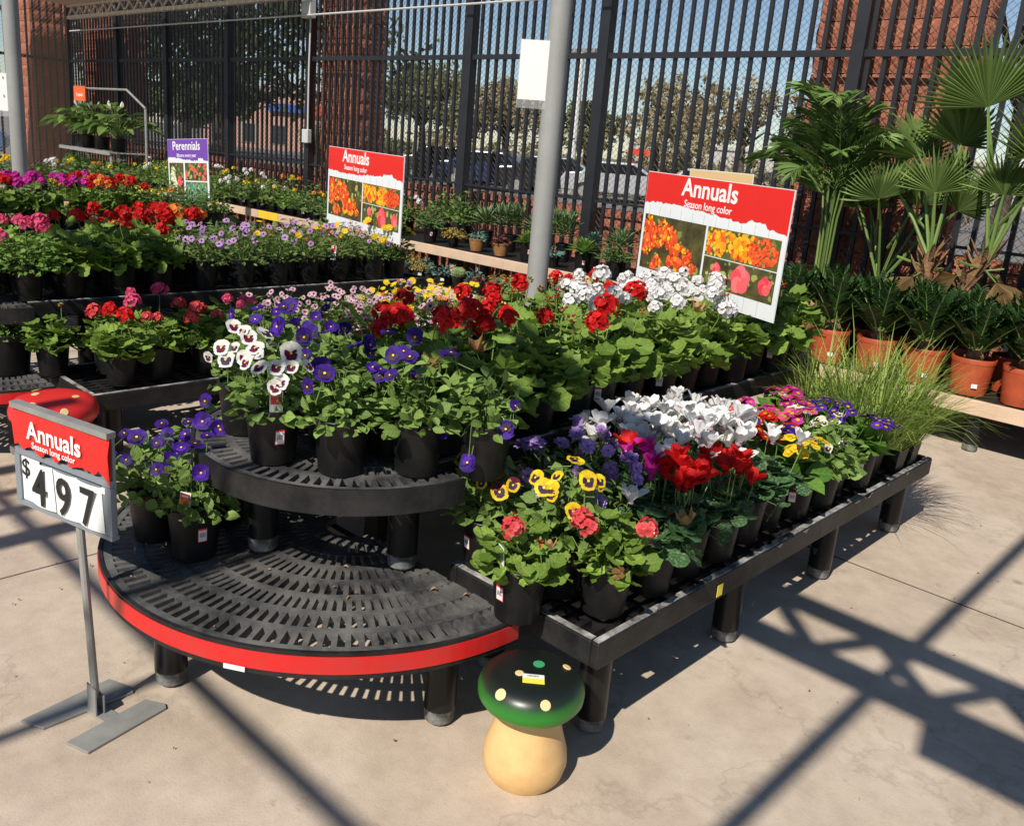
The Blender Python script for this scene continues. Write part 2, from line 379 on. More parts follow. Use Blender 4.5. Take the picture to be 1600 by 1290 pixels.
def pillar(label, x0, x1, y0, y1, h, faces):
    t = thing('brick_pillar', label, 'pillar', ((x0 + x1) / 2, (y0 + y1) / 2, 0), 0, 'red split-face block pillars outside the fence')
    hx, hy = (x1 - x0) / 2, (y1 - y0) / 2
    a = MB(); a.box((-hx + .03, -hy + .03, -.045), (hx - .03, hy - .03, h)); a.build('core', MORTAR, t)
    rows = int(h / .2)
    if 's' in faces: course(t, (-hx, -hy), 0, 2 * hx, rows, 0, 0)
    if 'e' in faces: course(t, (hx, -hy), 0, 2 * hy, rows, 0, PI / 2)
    if 'w' in faces: course(t, (-hx, hy), 0, 2 * hy, rows, 0, -PI / 2)
pillar('wide red block pillar behind the tall palms', -3.57, -2.27, 7.27, 7.54, 4.4, 'sew')
pillar('red block pillar behind the orange Annuals sign left of the white post', -10.62, -9.78, 7.27, 7.69, 4.4, 'se')
pillar('red block pillar outside the far left corner of the fence', -19.9, -19.12, 6.5, 7.25, 4.4, 'se')
pillar('narrow red block pillar behind the lily rack', -18.6, -17.2, 7.27, 7.9, 4.4, 'se')
for lab, x0, x1 in (('low red block wall between the palms and the left block pillar', -9.76, -3.6), ('low red block wall behind the Perennials sign', -17.18, -10.64), ('low red block wall right of the wide palm pillar', -2.25, -.4)):
    t = thing('low_wall', lab, 'wall', (x0, 7.36, 0), 0, 'low block walls under the fence')
    a = MB(); a.box((0, .03, -.045), (x1 - x0, .2, 1.0)); a.build('core', MORTAR, t)
    course(t, (0, 0), 0, x1 - x0, 5, 0, 0)
    a = MB(); a.box((-.0, -.03, 1.002), (x1 - x0, .23, 1.07)); a.build('cap', BRICK, t)
# ---------------------------------------------------------------- outside: car park, trees, buildings, cars
def leaf_crown(name, spec, mat_, parent, n, size, seed):
    """crown of leaf clumps: spec = list of (centre, radii)"""
    r = np.random.default_rng(seed); mb = MB(); Vs = []; F = []; R = []; k = 0
    tot = sum(a[1][0] * a[1][1] * a[1][2] for a in spec)
    for c, rad in spec:
        cnt = int(n * rad[0] * rad[1] * rad[2] / tot)
        ncl = max(4, cnt // 28)
        d = r.normal(size=(ncl, 3)); d /= np.linalg.norm(d, axis=1)[:, None]; cc = np.array(c) + d * np.array(rad) * (r.random((ncl, 1)) ** .4)
        for q in cc:
            base = r.random() * .6
            for _ in range(28):
                p = q + r.normal(size=3) * np.array(rad).mean() * .13
                a = nrm(r.normal(size=3)); b = nrm(np.cross(a, r.normal(size=3)))
                s = size * (.6 + r.random() * .8)
                Vs += [p - a * s - b * s * .1, p + b * s * .55, p + a * s, p - b * s * .55]
                F.append((k, k + 1, k + 2, k + 3)); R.append(base + r.random() * .4); k += 4
    mb.v = [np.array(Vs)]; mb.f = F; mb.m = [0] * len(F); mb.r = R; mb.n = k
    return mb.build(name, mat_, parent)
T_DARK = leafmat('tree_dark', (.03, .045, .017), (.085, .11, .04)); T_OLIVE = leafmat('tree_olive', (.12, .13, .05), (.24, .25, .12))
T_BROWN = leafmat('tree_brown', (.2, .155, .08), (.36, .29, .17)); T_YG = leafmat('tree_yellow_green', (.2, .22, .035), (.4, .38, .08)); T_PALE = leafmat('tree_pale', (.28, .25, .14), (.46, .4, .25))
def tree(label, x, y, h, cr, mat_, n, size, seed, trunk=.18, cz=.62, lean=0):
    t = thing('tree', label, 'tree', (x, y, -.045)); r = np.random.default_rng(seed)
    mb = MB(); top = np.array((lean, 0, h * cz)); mb.tube([(0, 0, 0), top * .5 + (.1, 0, 0), top], [trunk, trunk * .75, trunk * .5], 8)
    spec = []
    for k in range(9):
        a = 2 * PI * k / 9 + r.random(); rr = cr * (.35 + .5 * r.random()); z = h * (cz - .12 + .42 * r.random())
        c = np.array((lean + rr * math.cos(a), rr * math.sin(a), z)); mb.tube([top * .75, (top + c) / 2 + (0, 0, .2), c], [trunk * .4, trunk * .22, trunk * .07], 5)
        q = cr * (.3 + .22 * r.random()); spec.append((c, (q, q, q * .75)))
    spec.append(((lean, 0, h - cr * .4), (cr * .5, cr * .5, cr * .45)))
    mb.build('trunk', BARK, t); leaf_crown('crown', spec, mat_, t, n, size, seed)
tree('large dark oak spreading behind the back fence left of the pillar', -29.5, 16, 8.8, 5.6, T_DARK, 6500, .14, 1, .3, .48)
tree('dark tree close behind the far left side fence', -25.5, 6.0, 7.5, 3.0, T_DARK, 4000, .13, 2, .25)
tree('second dark oak behind the large oak', -44, 22, 8.0, 5.0, T_DARK, 6000, .17, 12, .25, .5)
tree('olive green tree seen right of the left block pillar', -29.2, 25, 4.7, 2.4, T_OLIVE, 9350, .085, 3, .2)
tree('brownish tree left of the grey pole notice', -29.2, 30, 4.5, 2.5, T_BROWN, 9350, .085, 4, .2)
tree('small olive tree right of the grey pole', -25.2, 31, 3.9, 1.7, T_OLIVE, 5950, .085, 5, .16)
tree('pale yellowish tree above the large Annuals sign', -20.8, 30, 5.0, 1.8, T_PALE, 3740, .085, 6, .16)
tree('thin brown tree just left of the palms', -17.0, 30, 5.0, 2.3, T_BROWN, 3400, .085, 7, .16)
tree('bushy olive tree low behind the palms', -14.0, 31, 3.9, 2.2, T_OLIVE, 7140, .085, 8, .16)
tree('pale green tree between the pole and the sign', -23.0, 36, 3.9, 2.0, T_PALE, 5950, .085, 13, .16)
tree('yellow green tree at the right edge behind the fence', -3.2, 11.8, 5.6, 1.9, T_YG, 6500, .08, 9, .12)
tree('dusty olive tree beside the pink building', -50, 27, 4.8, 3.0, T_OLIVE, 4500, .15, 10, .2, .5)
tree('low olive tree left of the pink building', -62, 27, 4.4, 3.4, T_OLIVE, 4500, .17, 14, .2, .45)
for k, (x, y, rr) in enumerate(((-23.5, 31, .8), (-21.6, 31, .8), (-27.5, 22, .9), (-33, 23, 1.0))):
    t = thing('hedge_shrub', ['rounded green shrub by the red canopy', 'second rounded shrub right of the red canopy post', 'low shrub in the car park bed left of the light pole', 'low shrub under the olive tree'][k], 'shrub', (x, y, -.045))
    leaf_crown('foliage', [((0, 0, rr * .6), (rr, rr, rr * .7))], T_OLIVE, t, 900, .1, 30 + k)
hr = random.Random(5)
for k in range(15):
    x = -52 + 2.9 * k; h_ = hr.uniform(1.5, 2.3)
    t = thing('hedge_shrub', f'pale bushy shrub beyond the car park, {ordn(k + 1)} from the left in its row', 'shrub', (x, 35 + hr.uniform(-.6, .6), -.045), 0, 'shrubs beyond the car park')
    leaf_crown('foliage', [((0, 0, h_ * .5), (1.75, 1.0, h_ * .55)), ((.7, 0, h_ * .75), (.9, .7, h_ * .35))], [T_OLIVE, T_PALE, T_BROWN][k % 3], t, 1500, .1, 60 + k)
STUCCO = mat('pink_stucco', (.55, .3, .22), .9, noise=.1, scale=2); TAN = mat('tan_wall', (.38, .33, .27), .9, noise=.08, scale=2); OFFW = mat('pale_wall', (.42, .4, .37), .9)
DARKW = mat('window_dark', (.03, .035, .045), .15); REDC = mat('canopy_red', (.62, .06, .03), .5); BLUES = mat('sign_blue', (.04, .12, .4), .5)
def building(label, x, y, L, D, H, wm, rz=0, wins=5, extra=None):
    t = thing('building', label, 'building', (x, y, -.045), rz)
    a = MB(); a.box((0, 0, 0), (L, D, H)); a.build('wall', wm, t)
    a = MB(); a.box((-.2, -.2, H), (L + .2, D + .2, H + .35)); a.build('parapet', wm, t)
    for k in range(wins):
        w0 = L * (k + .25) / wins; w1 = L * (k + .75) / wins
        a = MB(); a.box((w0, -.05, .4), (w1, -.003, H * .45)); fr = a.build('window', TAN, t)
        a = MB(); a.box((w0 + .12, -.09, .5), (w1 - .12, -.053, H * .45 - .1)); a.build('pane', DARKW, fr)
    return t
b = building('pink stucco shop with a blue sign far behind the fence', -67, 35, 12, 9, 4.3, STUCCO, .75)
a = MB(); a.box((5.2, -.3, 2.9), (8.6, -.06, 3.5)); a.build('shop_sign', BLUES, b)
a = MB(); a.box((8.65, -.3, 2.8), (9.5, -.06, 3.6)); a.build('sign_end', REDC, b)
building('long pale flat roofed building far across the car park', -62, 84, 26, 12, 3.3, OFFW, .3, 9)
building('low tan building far right behind the palms', -34, 82, 24, 10, 3.4, TAN, .3, 8)
t = thing('fuel_canopy', 'red edged canopy on posts far across the car park', 'canopy', (-26.2, 35.5, -.045))
a = MB(); a.box((0, 0, 1.75), (1.7, 1.4, 2.1)); a.build('roof', REDC, t)
for px_, py_ in ((.2, .2), (1.5, .2), (.2, 1.2), (1.5, 1.2)): a = MB(); a.tube([(px_, py_, 0), (px_, py_, 1.748)], .06, 8); a.build('post', REDC, t)
POLEW = mat('light_pole_white', (.72, .71, .68), .5)
for lab, x, y, h in (('tall white car park light pole left of the grey pole', -23.6, 22.2, 8.5), ('white car park light pole just right of the grey pole', -24.4, 29.2, 5.6)):
    t = thing('light_pole', lab, 'light pole', (x, y, -.045))
    a = MB(); a.tube([(0, 0, .8), (0, 0, h)], [.17, .12], 10); a.build('mast', POLEW, t)
    a = MB(); a.lathe([(.3, 0), (.3, .8), (.22, .801)], 14); a.build('base', OFFW, t)
    a = MB(); a.box((-.8, -.15, h), (-.15, .15, h + .15)); a.box((.15, -.15, h), (.8, .15, h + .15)); a.box((-.15, -.05, h + .02), (.15, .05, h + .1)); a.build('lamp_head', GALV, t)
carmesh = {}
def car(label, x, y, rz, col):
    t = thing('parked_car', label, 'car', (x, y, -.045), rz, 'cars parked beyond the fence')
    cm = mat('car_paint_' + label.split()[0] + str(len(carmesh)), col, .25); carmesh[label] = 1
    prof = [(-2.2, .32), (-2.25, .75), (-2.1, .98), (-1.5, 1.03), (-.95, 1.45), (.5, 1.47), (1.2, 1.02), (2.05, .88), (2.25, .65), (2.2, .32)]
    def ext(pts, w0, w1=None):
        n = len(pts); V = [(px, -w0, pz) for px, pz in pts] + [(px, w0, pz) for px, pz in pts]
        return V, [tuple(range(n)), tuple(range(2 * n - 1, n - 1, -1))] + [(i, i + n, (i + 1) % n + n, (i + 1) % n) for i in range(n)]
    a = MB(); a.add(*ext(prof, .88)); a.build('body', cm, t, bevel=.06)
    for s in (-1, 1):
        a = MB(); pts = [(-1.35, 1.04), (-.92, 1.38), (.42, 1.4), (.98, 1.05)]
        V = [(px, s * .886, pz) for px, pz in pts] + [(px, s * .87, pz) for px, pz in pts]; a.add(V, [(0, 1, 2, 3), (7, 6, 5, 4), (0, 4, 5, 1), (1, 5, 6, 2), (2, 6, 7, 3), (3, 7, 4, 0)]); a.build('side_window', GLASS, t)
    a = MB(); V = [(.62, -.74, 1.42), (.62, .74, 1.42), (1.14, .8, 1.08), (1.14, -.8, 1.08)]; V = [(p[0] + .01, p[1], p[2] + .01) for p in V] + [(p[0] - .02, p[1], p[2] - .02) for p in V]
    a.add(V, [(0, 1, 2, 3), (7, 6, 5, 4), (0, 4, 5, 1), (1, 5, 6, 2), (2, 6, 7, 3), (3, 7, 4, 0)]); a.build('windscreen', GLASS, t)
    for wx in (-1.35, 1.35):
        for s in (-1, 1):
            a = MB(); a.tube([(wx, s * .72, .33), (wx, s * .92, .33)], .33, 16); wh = a.build('wheel', TYRE, t)
            a = MB(); a.tube([(wx, s * .921, .33), (wx, s * .935, .33)], .19, 12); a.build('rim', GALV, wh)
car('dark blue sedan parked left of the grey pole', -24.8, 25.0, .6, (.02, .03, .08))
car('black hatchback parked behind the grey pole', -22.6, 26.2, .6, (.015, .015, .017))
car('white car parked right of the grey pole', -20.5, 27.6, .6, (.38, .38, .39))
car('silver car parked beyond the large sign', -17.5, 29, .6, (.4, .42, .44))
car('blue and white car beyond the left side fence', -33, 8.0, 1.2, (.08, .14, .3))
car('silver car behind the left side fence', -38, 8.8, 1.2, (.55, .56, .58))
car('dark car near the olive tree', -29.5, 27, .6, (.03, .03, .04))
# ---------------------------------------------------------------- overhead steel: beams, trusses, roof corner
def truss(label, p0, p1, z0, z1, pitch, th=.04, ch=.055, wr=.022):
    t = thing('lattice_truss', label, 'truss', (p0[0], p0[1], 0)); v = np.array((p1[0] - p0[0], p1[1] - p0[1])); L = np.linalg.norm(v); t.rotation_euler = (0, 0, math.atan2(v[1], v[0]))
    a = MB(); a.box((0, -th, z0), (L, th, z0 + ch)); a.build('chord', TRUSSM, t)
    a = MB(); a.box((0, -th, z1 - ch * .7), (L, th, z1)); a.build('chord', TRUSSM, t)
    n = int(L / pitch); zl, zh = z0 + ch + .001, z1 - ch * .7 - .001; hgt = zh - zl
    me = None
    for k in range(n):
        for s in (0, 1):
            x0 = k * pitch + s * pitch / 2; x1 = x0 + pitch / 2
            A, B = ((x0, 0, zl), (x1, 0, zh)) if not s else ((x0, 0, zh), (x1, 0, zl))
            if me is None or True:
                key = ('web', s, round(pitch, 3), round(hgt, 3))
                if key not in WEB:
                    m = MB(); m.tube([(0, 0, A[2]), (pitch / 2, 0, B[2])], wr, 6); WEB[key] = (m.mesh('web', TRUSSM), A[2])
                obj('web', WEB[key][0], t, loc=(x0, 0, A[2] - WEB[key][1]))
    return t
WEB = {}
truss('cream lattice truss under the roof at the top left', (-17.8, 6.72), (-10.45, 6.72), 3.2, 3.44, .34)
t = thing('roof_canopy', 'pinkish metal roof deck above the truss at the top left', 'roof', (-14.1, 6.1, 3.445))
a = MB()
for k in range(37): a.box((-3.7 + k * .2, -.75, .0), (-3.7 + k * .2 + .12, .65, .012)); a.box((-3.7 + k * .2 + .12, -.75, .03), (-3.7 + k * .2 + .2, .65, .042)); a.box((-3.7 + k * .2 + .115, -.75, .0125), (-3.7 + k * .2 + .125, .65, .0295))
a.build('deck', ROOFM, t)
SH = lambda h: (.23 * h, -.958 * h)       # where a thing at height h must stand to throw its shadow at the origin
def beam(label, a_, b_, z, hw, hh, m=TRUSSM):
    t = thing('overhead_beam', label, 'beam', (0, 0, 0), 0, 'overhead steel beams')
    q = MB(); x0, x1 = sorted((a_[0], b_[0])); y0, y1 = sorted((a_[1], b_[1])); q.box((x0 - hw * (y1 > y0 + .01), y0 - hw * (x1 > x0 + .01), z - hh), (x1 + hw * (y1 > y0 + .01), y1 + hw * (x1 > x0 + .01), z + hh)); q.build('beam', m, t)
h = 3.75; dx, dy = SH(h)
beam('overhead steel beam crossing above the near edge of the floor', (-7, 1.09 + dy), (3, 1.09 + dy), h, .015, .02)
beam('overhead steel purlin above the right side of the aisle', (-.75 + dx, -6), (-.75 + dx, 4.6), h + .13, .024, .024)
beam('overhead steel purlin above the price sign', (-2.22 + dx, -6), (-2.22 + dx, .1), h + .13, .02, .02)
for k, (xx, hw_) in enumerate(((-3.4, .055), (-3.68, .03), (-3.88, .03), (-4.15, .05))):
    beam(['wide', 'narrow', 'thin', 'outer'][k] + ' overhead purlin above the aisle on the left', (xx + dx, -6), (xx + dx, -1.95), h + .13, hw_, .03)
truss('cream lattice truss overhead in front of the display', (-7, 2.70 - .958 * 3.5), (3.2, 2.70 - .958 * 3.5), 3.5, 3.92, .4, .045, .085, .032)
t = thing('floodlight_box', 'steel box fixed under the overhead truss', 'light box', (.25, 2.70 - .958 * 3.5, 0)); a = MB(); a.box((-.05, -.05, 3.32), (1.3, .05, 3.498)); a.build('housing', TRUSSM, t)
# ---------------------------------------------------------------- poles and conduits
def notice(parent_label, loc, w_, h_, rz):
    t = thing('notice_board', parent_label, 'notice', loc, rz)
    a = MB(); a.box((-w_ / 2, -.012, -h_ / 2), (w_ / 2, 0, h_ / 2)); a.build('board', CARD, t)
    a = MB(); a.box((-w_ / 2 - .004, -.016, -h_ / 2 - .05), (w_ / 2 + .004, -.0125, h_ / 2 + .003)); 
    cl = mat('clear_sleeve', (.8, .82, .84), .1); p = cl.node_tree.nodes['Principled BSDF']; p.inputs['Alpha'].default_value = .12
    a.build('sleeve', cl, t)
    for zz in (h_ * .38, -h_ * .1):
        a = MB(); a.box((w_ * .32, -.0205, zz - .012), (w_ * .34, -.017, zz + .012)); a.build('pin', INK, t)
PX, PYY = -3.70, 4.2
t = thing('steel_pole', 'round grey steel pole rising behind the red geraniums', 'pole', (PX, PYY, 0))
a = MB(); a.tube([(0, 0, .02), (0.0, 0, 4.6)], .066, 24); a.build('shaft', POLEM, t, smooth=True)
a = MB(); a.box((-.14, -.14, 0), (.14, .14, .02)); a.build('base_plate', POLEM, t)
notice('blank white notice in a clear sleeve on the grey pole', (PX - .062, PYY - .085, 2.06), .23, .34, .55)
t = thing('steel_pole', 'round grey steel pole at the left edge among the flowers', 'pole', (-9.45, 3.05, 0))
a = MB(); a.tube([(0, 0, .02), (0, 0, 4.0)], .07, 20); a.build('shaft', POLEM, t, smooth=True)
a = MB(); a.box((-.14, -.14, 0), (.14, .14, .02)); a.build('base_plate', POLEM, t)
notice('white notice on the left hand grey pole cut by the frame', (-9.56, 2.93, 1.72), .24, .34, .6)
t = thing('conduit', 'thin grey conduit with boxes on the fence post left of the block pillar', 'conduit', (-10.56, FY - .07, 0))
a = MB(); a.tube([(0, 0, 1.62), (.0, 0, 2.4), (.02, 0, 3.05)], .012, 8); a.build('pipe', CONDUIT, t)
a = MB(); a.box((-.07, -.05, 1.44), (.07, .02, 1.62)); a.build('switch_box', CONDUIT, t, bevel=.01)
a = MB(); a.box((-.1, -.07, 3.02), (.1, .03, 3.26)); a.build('junction_box', CONDUIT, t, bevel=.01)
t = MB(); t.tube([(-18.4, 6.95, 3.05), (-10.6, 6.95, 3.05), (-5.0, 6.95, 3.055)], .012, 6); tag(t.build('wire_conduit', CONDUIT), 'long thin grey conduit running along the top of the fence', 'conduit')
# ---------------------------------------------------------------- benches
Z1, Z2 = .355, .68
def leg_mesh(h):
    a = MB(); a.lathe([(.03, 0), (.043, .012), (.046, .05)], 16, 1); a.lathe([(.046, .0501), (.046, h)], 16, 0); return a.mesh('leg', [LEGM, FOOT], smooth=True)
LEG1 = leg_mesh(Z1 - .065); LEG2 = leg_mesh(Z2 - Z1 - .06)
def half_round(name, label, cx, cy, R, z, red, group, legme, zleg, inner=0.0):
    t = thing(name, label, 'display table', (cx, cy, 0), 0, group)
    a = MB(); th = .022
    def arc_box(r0, r1, t0, t1, z0, z1, n):
        V = []; F = []
        for k in range(n + 1):
            q = t0 + (t1 - t0) * k / n
            for r, zz in ((r0, z0), (r1, z0), (r1, z1), (r0, z1)): V.append((r * math.cos(q), r * math.sin(q), zz))
        for k in range(n):
            b = k * 4
            for i in range(4): F.append((b + i, b + 4 + i, b + 4 + (i + 1) % 4, b + (i + 1) % 4))
        F.append((0, 1, 2, 3)); F.append((n * 4 + 3, n * 4 + 2, n * 4 + 1, n * 4)); return V, F
    rr = R - .012; pitch = .088; rings = []
    while rr - pitch > .1: rings.append((rr - .024, rr)); rr -= pitch
    rings.append((max(.02, rr - .05), rr))
    for i, (r0, r1) in enumerate(rings):
        a.add(*arc_box(r0, r1, -PI, 0, z - th, z, 40))
        if i + 1 < len(rings):
            q1 = r0; q0 = rings[i + 1][1]; n = int((63, 63, 63, 42, 42, 28, 20, 14, 10)[i] * (1 if red else .66))
            for k in range(n + 1):
                an = -PI + PI * k / n; wd = .0075; c, s = math.cos(an), math.sin(an)
                a.box((q0 + .0005, -wd, z - th + .001), (q1 - .0005, wd, z - .001), R=((c, -s, 0), (s, c, 0), (0, 0, 1)))
    # a few closed panels as moulded in the plastic
    a.build('grate', GRATE, t)
    a = MB(); a.add(*arc_box(R - .011, R, -PI, 0, z - .07, z + .004, 64)); a.build('rim', BENCH, t)
    if red:
        a = MB(); a.add(*arc_box(R + .0005, R + .003, -PI, 0, z - .055, z - .006, 64)); a.build('red_edge_strip', REDB, t)
    a = MB(); a.box((-R + .02, -.03, z - .07), (R - .02, -.002, z - th - .002)); a.build('cross_beam', BENCH, t)
    for an in (-2.95, -1.644, -.196):
        lr = R - (.155 if red else .18); obj('leg', legme, t, loc=(lr * math.cos(an), lr * math.sin(an), zleg))
    return t
def long_bench(name, label, x0, x1, y0, y1, z, lip, group, legme, zleg, legs):
    t = thing(name, label, 'display bench', ((x0 + x1) / 2, y0, 0), 0, group); W = (x1 - x0) / 2; L = y1 - y0
    a = MB()
    n = int(2 * W / .05)
    for k in range(n + 1): xx = -W + .03 + (2 * W - .06) * k / n; a.box((xx - .01, .032, z - .045), (xx + .01, L - .032, z - .022))
    n = int(L / .09)
    for k in range(n + 1): yy = .04 + (L - .08) * k / n; a.box((-W + .03, yy - .01, z - .0465), (W - .03, yy + .01, z - .0235))
    a.build('grate', BENCH, t)
    for s in (-1, 1):
        a = MB(); xa, xb = sorted((s * W, s * (W - .028))); a.box((xa, 0, z - .08), (xb, L, z)); a.build('side_rail', BENCH, t, bevel=.006)
        a = MB(); a.box((xa + .004, .004, z + .0005), (xb - .004, L - .004, z + .003)); a.build('scuffed_edge', WORN, t)
    for yy, b in ((0, .028), (L - .028, L)):
        a = MB(); a.box((-W + .0285, yy, z - .08), (W - .0285, b, z - .0005)); a.build('end_rail', BENCH, t, bevel=.006)
        a = MB(); a.box((-W + .03, yy + .004, z + .0001), (W - .03, b - .004, z + .0025)); a.build('scuffed_edge', WORN, t)
    for yy in legs:
        for s in (-1, 1): obj('leg', legme, t, loc=(s * (W - .085), yy, zleg), scale=(1, 1, (z - .08 - zleg) / (LEG_H[legme.name])))
    return t
LEG_H = {LEG1.name: Z1 - .065, LEG2.name: Z2 - Z1 - .06}
BEN = [('front display', -2.167, 1.645, True), ('second display', -4.96, 1.45, True), ('third display', -7.75, 1.5, False), ('fourth display', -10.55, 1.6, False)]
GB = 'black plastic stepped display benches'
for bi, (nm, cx, cy, front) in enumerate(BEN):
    if bi < 3:
        half_round('half_round_table', f'low black grated half-round table with a red edge, end of the {nm}', cx, cy, .762, Z1 - .002, True, GB, LEG1, 0)
        half_round('half_round_riser', f'black half-round upper step standing on the {nm}', cx, cy + .01, .508, Z2, False, GB, LEG2, Z1 - .002)
    ye = cy + 2.62
    long_bench('long_bench', f'low black bench along the right side of the {nm}', cx + .40, cx + .985, cy + .075, ye, Z1, 1, GB, LEG1, 0, (.12, .875, 1.63, 2.385))
    long_bench('long_bench', f'low black bench along the left side of the {nm}', cx - .985, cx - .40, cy + .075, ye, Z1, 1, GB, LEG1, 0, (.12, .875, 1.63, 2.385))
    long_bench('long_bench', f'raised black middle bench of the {nm}', cx - .37, cx + .37, cy + .03, ye, Z2, 1, GB, LEG1, 0, (.3, 1.2, 2.3))
# ---------------------------------------------------------------- leaves, flowers, foliage
def oval(w=.36, curl=.15, fold=.12, n=4):
    ts = [i / n for i in range(n + 1)]; V = []
    prof = [.06, .75, 1.0, .72, .0] if n == 4 else [math.sin(PI * min(.98, max(.03, t ** .8))) for t in ts]
    for t, p in zip(ts, prof):
        z = -curl * t * t
        V += [(-w * p, t, z + fold * p), (0, t, z), (w * p, t, z + fold * p)]
    F = []
    for i in range(n):
        a = i * 3; F += [(a, a + 1, a + 4, a + 3), (a + 1, a + 2, a + 5, a + 4)]
    return np.array(V), F
def roundleaf(lobes=5, n=15, cup=.16, notch=.25, depth=.08):
    V = [(0, .12, 0)]; 
    for k in range(n):
        a = -PI / 2 + .32 + (2 * PI - .64) * k / (n - 1)
        r = .5 * (1 + depth * math.cos(lobes * (a - PI / 2)) + .04 * (-1) ** k)
        V.append((r * math.cos(a), .5 + r * math.sin(a), cup * (r / .5) ** 2 * (.5 + .6 * math.cos(lobes * a) * .3) + .03 * (-1) ** k))
    F = [(0, k, k + 1) for k in range(1, n)]
    m = [(0, .5, -.03)]; k0 = len(V); V += m
    F = [(k0, k, k + 1) for k in range(1, n)] + [(0, 1, k0), (n, 0, k0)]
    return np.array(V), F
def blade(n=5, w=.02, bend=.5):
    V = []; F = []
    for i in range(n + 1):
        t = i / n; a = bend * t * t; ww = w * (1 - t) ** .6 if t < 1 else 0.0005
        y = t * math.cos(a * .9); z = -t * math.sin(a * .9) * .9
        V += [(-ww, y, z), (ww, y, z)]
    for i in range(n): F.append((2 * i, 2 * i + 1, 2 * i + 3, 2 * i + 2))
    return np.array(V), F
OV = oval(.3); OVW = oval(.4, .25, .1); LAN = oval(.11, .1, .05); SPA = oval(.2, .1, .08)
RL = [roundleaf(5, 15), roundleaf(7, 17, .2), roundleaf(5, 13, .1, depth=.12)]
HEART = roundleaf(1, 13, .08, depth=-.04)
def put(mb, leaf, p, d, nn, s, m=0, rnd=None):
    V, F = leaf; R = frame(d, nn); mb.add((V * s) @ R.T + np.asarray(p), F, m, rnd, V[:, :2])
def stalk(mb, a, b, r, m=1):
    a = np.asarray(a, float); b = np.asarray(b, float); mid = (a + b) / 2 + np.array((0, 0, .15 * np.linalg.norm(b - a)))
    mb.tube([a, mid, b], [r, r, r * .8], 3, m, cap=False)
def dome(rnd_, lo=.05):
    a = rnd_.random() * 2 * PI; u = lo + (1 - lo) * rnd_.random(); e = math.asin(u)
    return np.array((math.cos(a) * math.cos(e), math.sin(a) * math.cos(e), math.sin(e)))
def mound(n, leaf, size, rx, hz, seed, up=.7, stalks=.4, droop=.1, fill=.45, base=.0, rs=.0012):
    """leafy mound over a pot: (joined mesh of inner leaves and stalks, list of outer leaf placements)"""
    r = random.Random(seed); mb = MB(); outer = []
    for i in range(n):
        d = dome(r, -.12); q = fill + (1 - fill) * r.random()
        p = np.array((d[0] * rx * q, d[1] * rx * q, base + max(-.02, d[2]) * hz * q))
        out = nrm((d[0], d[1], .15 + r.uniform(-.2, .5) - droop)) if abs(d[2]) < .97 else nrm((r.uniform(-1, 1), r.uniform(-1, 1), .2))
        out = nrm(out + np.array((r.uniform(-.6, .6), r.uniform(-.6, .6), r.uniform(-.25, .25))))
        nn = nrm(np.array((d[0], d[1], d[2] * .6 + up)) + np.array((r.uniform(-.35, .35), r.uniform(-.35, .35), 0)))
        s = size * r.uniform(.65, 1.2); lf = r.choice(leaf) if isinstance(leaf, list) else leaf
        pb = p - out * s * .4
        if r.random() < stalks: stalk(mb, (d[0] * .015, d[1] * .015, base - .01), pb, rs)
        outer.append((q, pb, out, nn, s, lf))
    return mb, outer
LEAFMESH = {}
def leafmesh(lf, m):
    k = (id(lf), m.name)
    if k not in LEAFMESH:
        mb = MB(); mb.add(lf[0], lf[1], 0, 0.0, lf[0][:, :2]); LEAFMESH[k] = mb.mesh('leaf', m, True)
    return LEAFMESH[k]
FOL = {}
def foliage(key, lod, *a, m=None, keep=22, **k):
    """(mesh of joined leaves, placements of leaves that become parts)"""
    kk = (key, lod)
    if kk not in FOL:
        mb, outer = mound(*a, **k)
        outer.sort(key=lambda t: -t[0]); parts = outer[:keep] if lod == 0 else []
        for q, p, d, nn, s, lf in outer[len(parts):]: put(mb, lf, p, d, nn, s)
        FOL[kk] = (mb.mesh('foliage', [m, STEM], True), [(leafmesh(lf, m), mtx(frame(d, nn), list(p), s)) for q, p, d, nn, s, lf in parts])
    return FOL[kk]
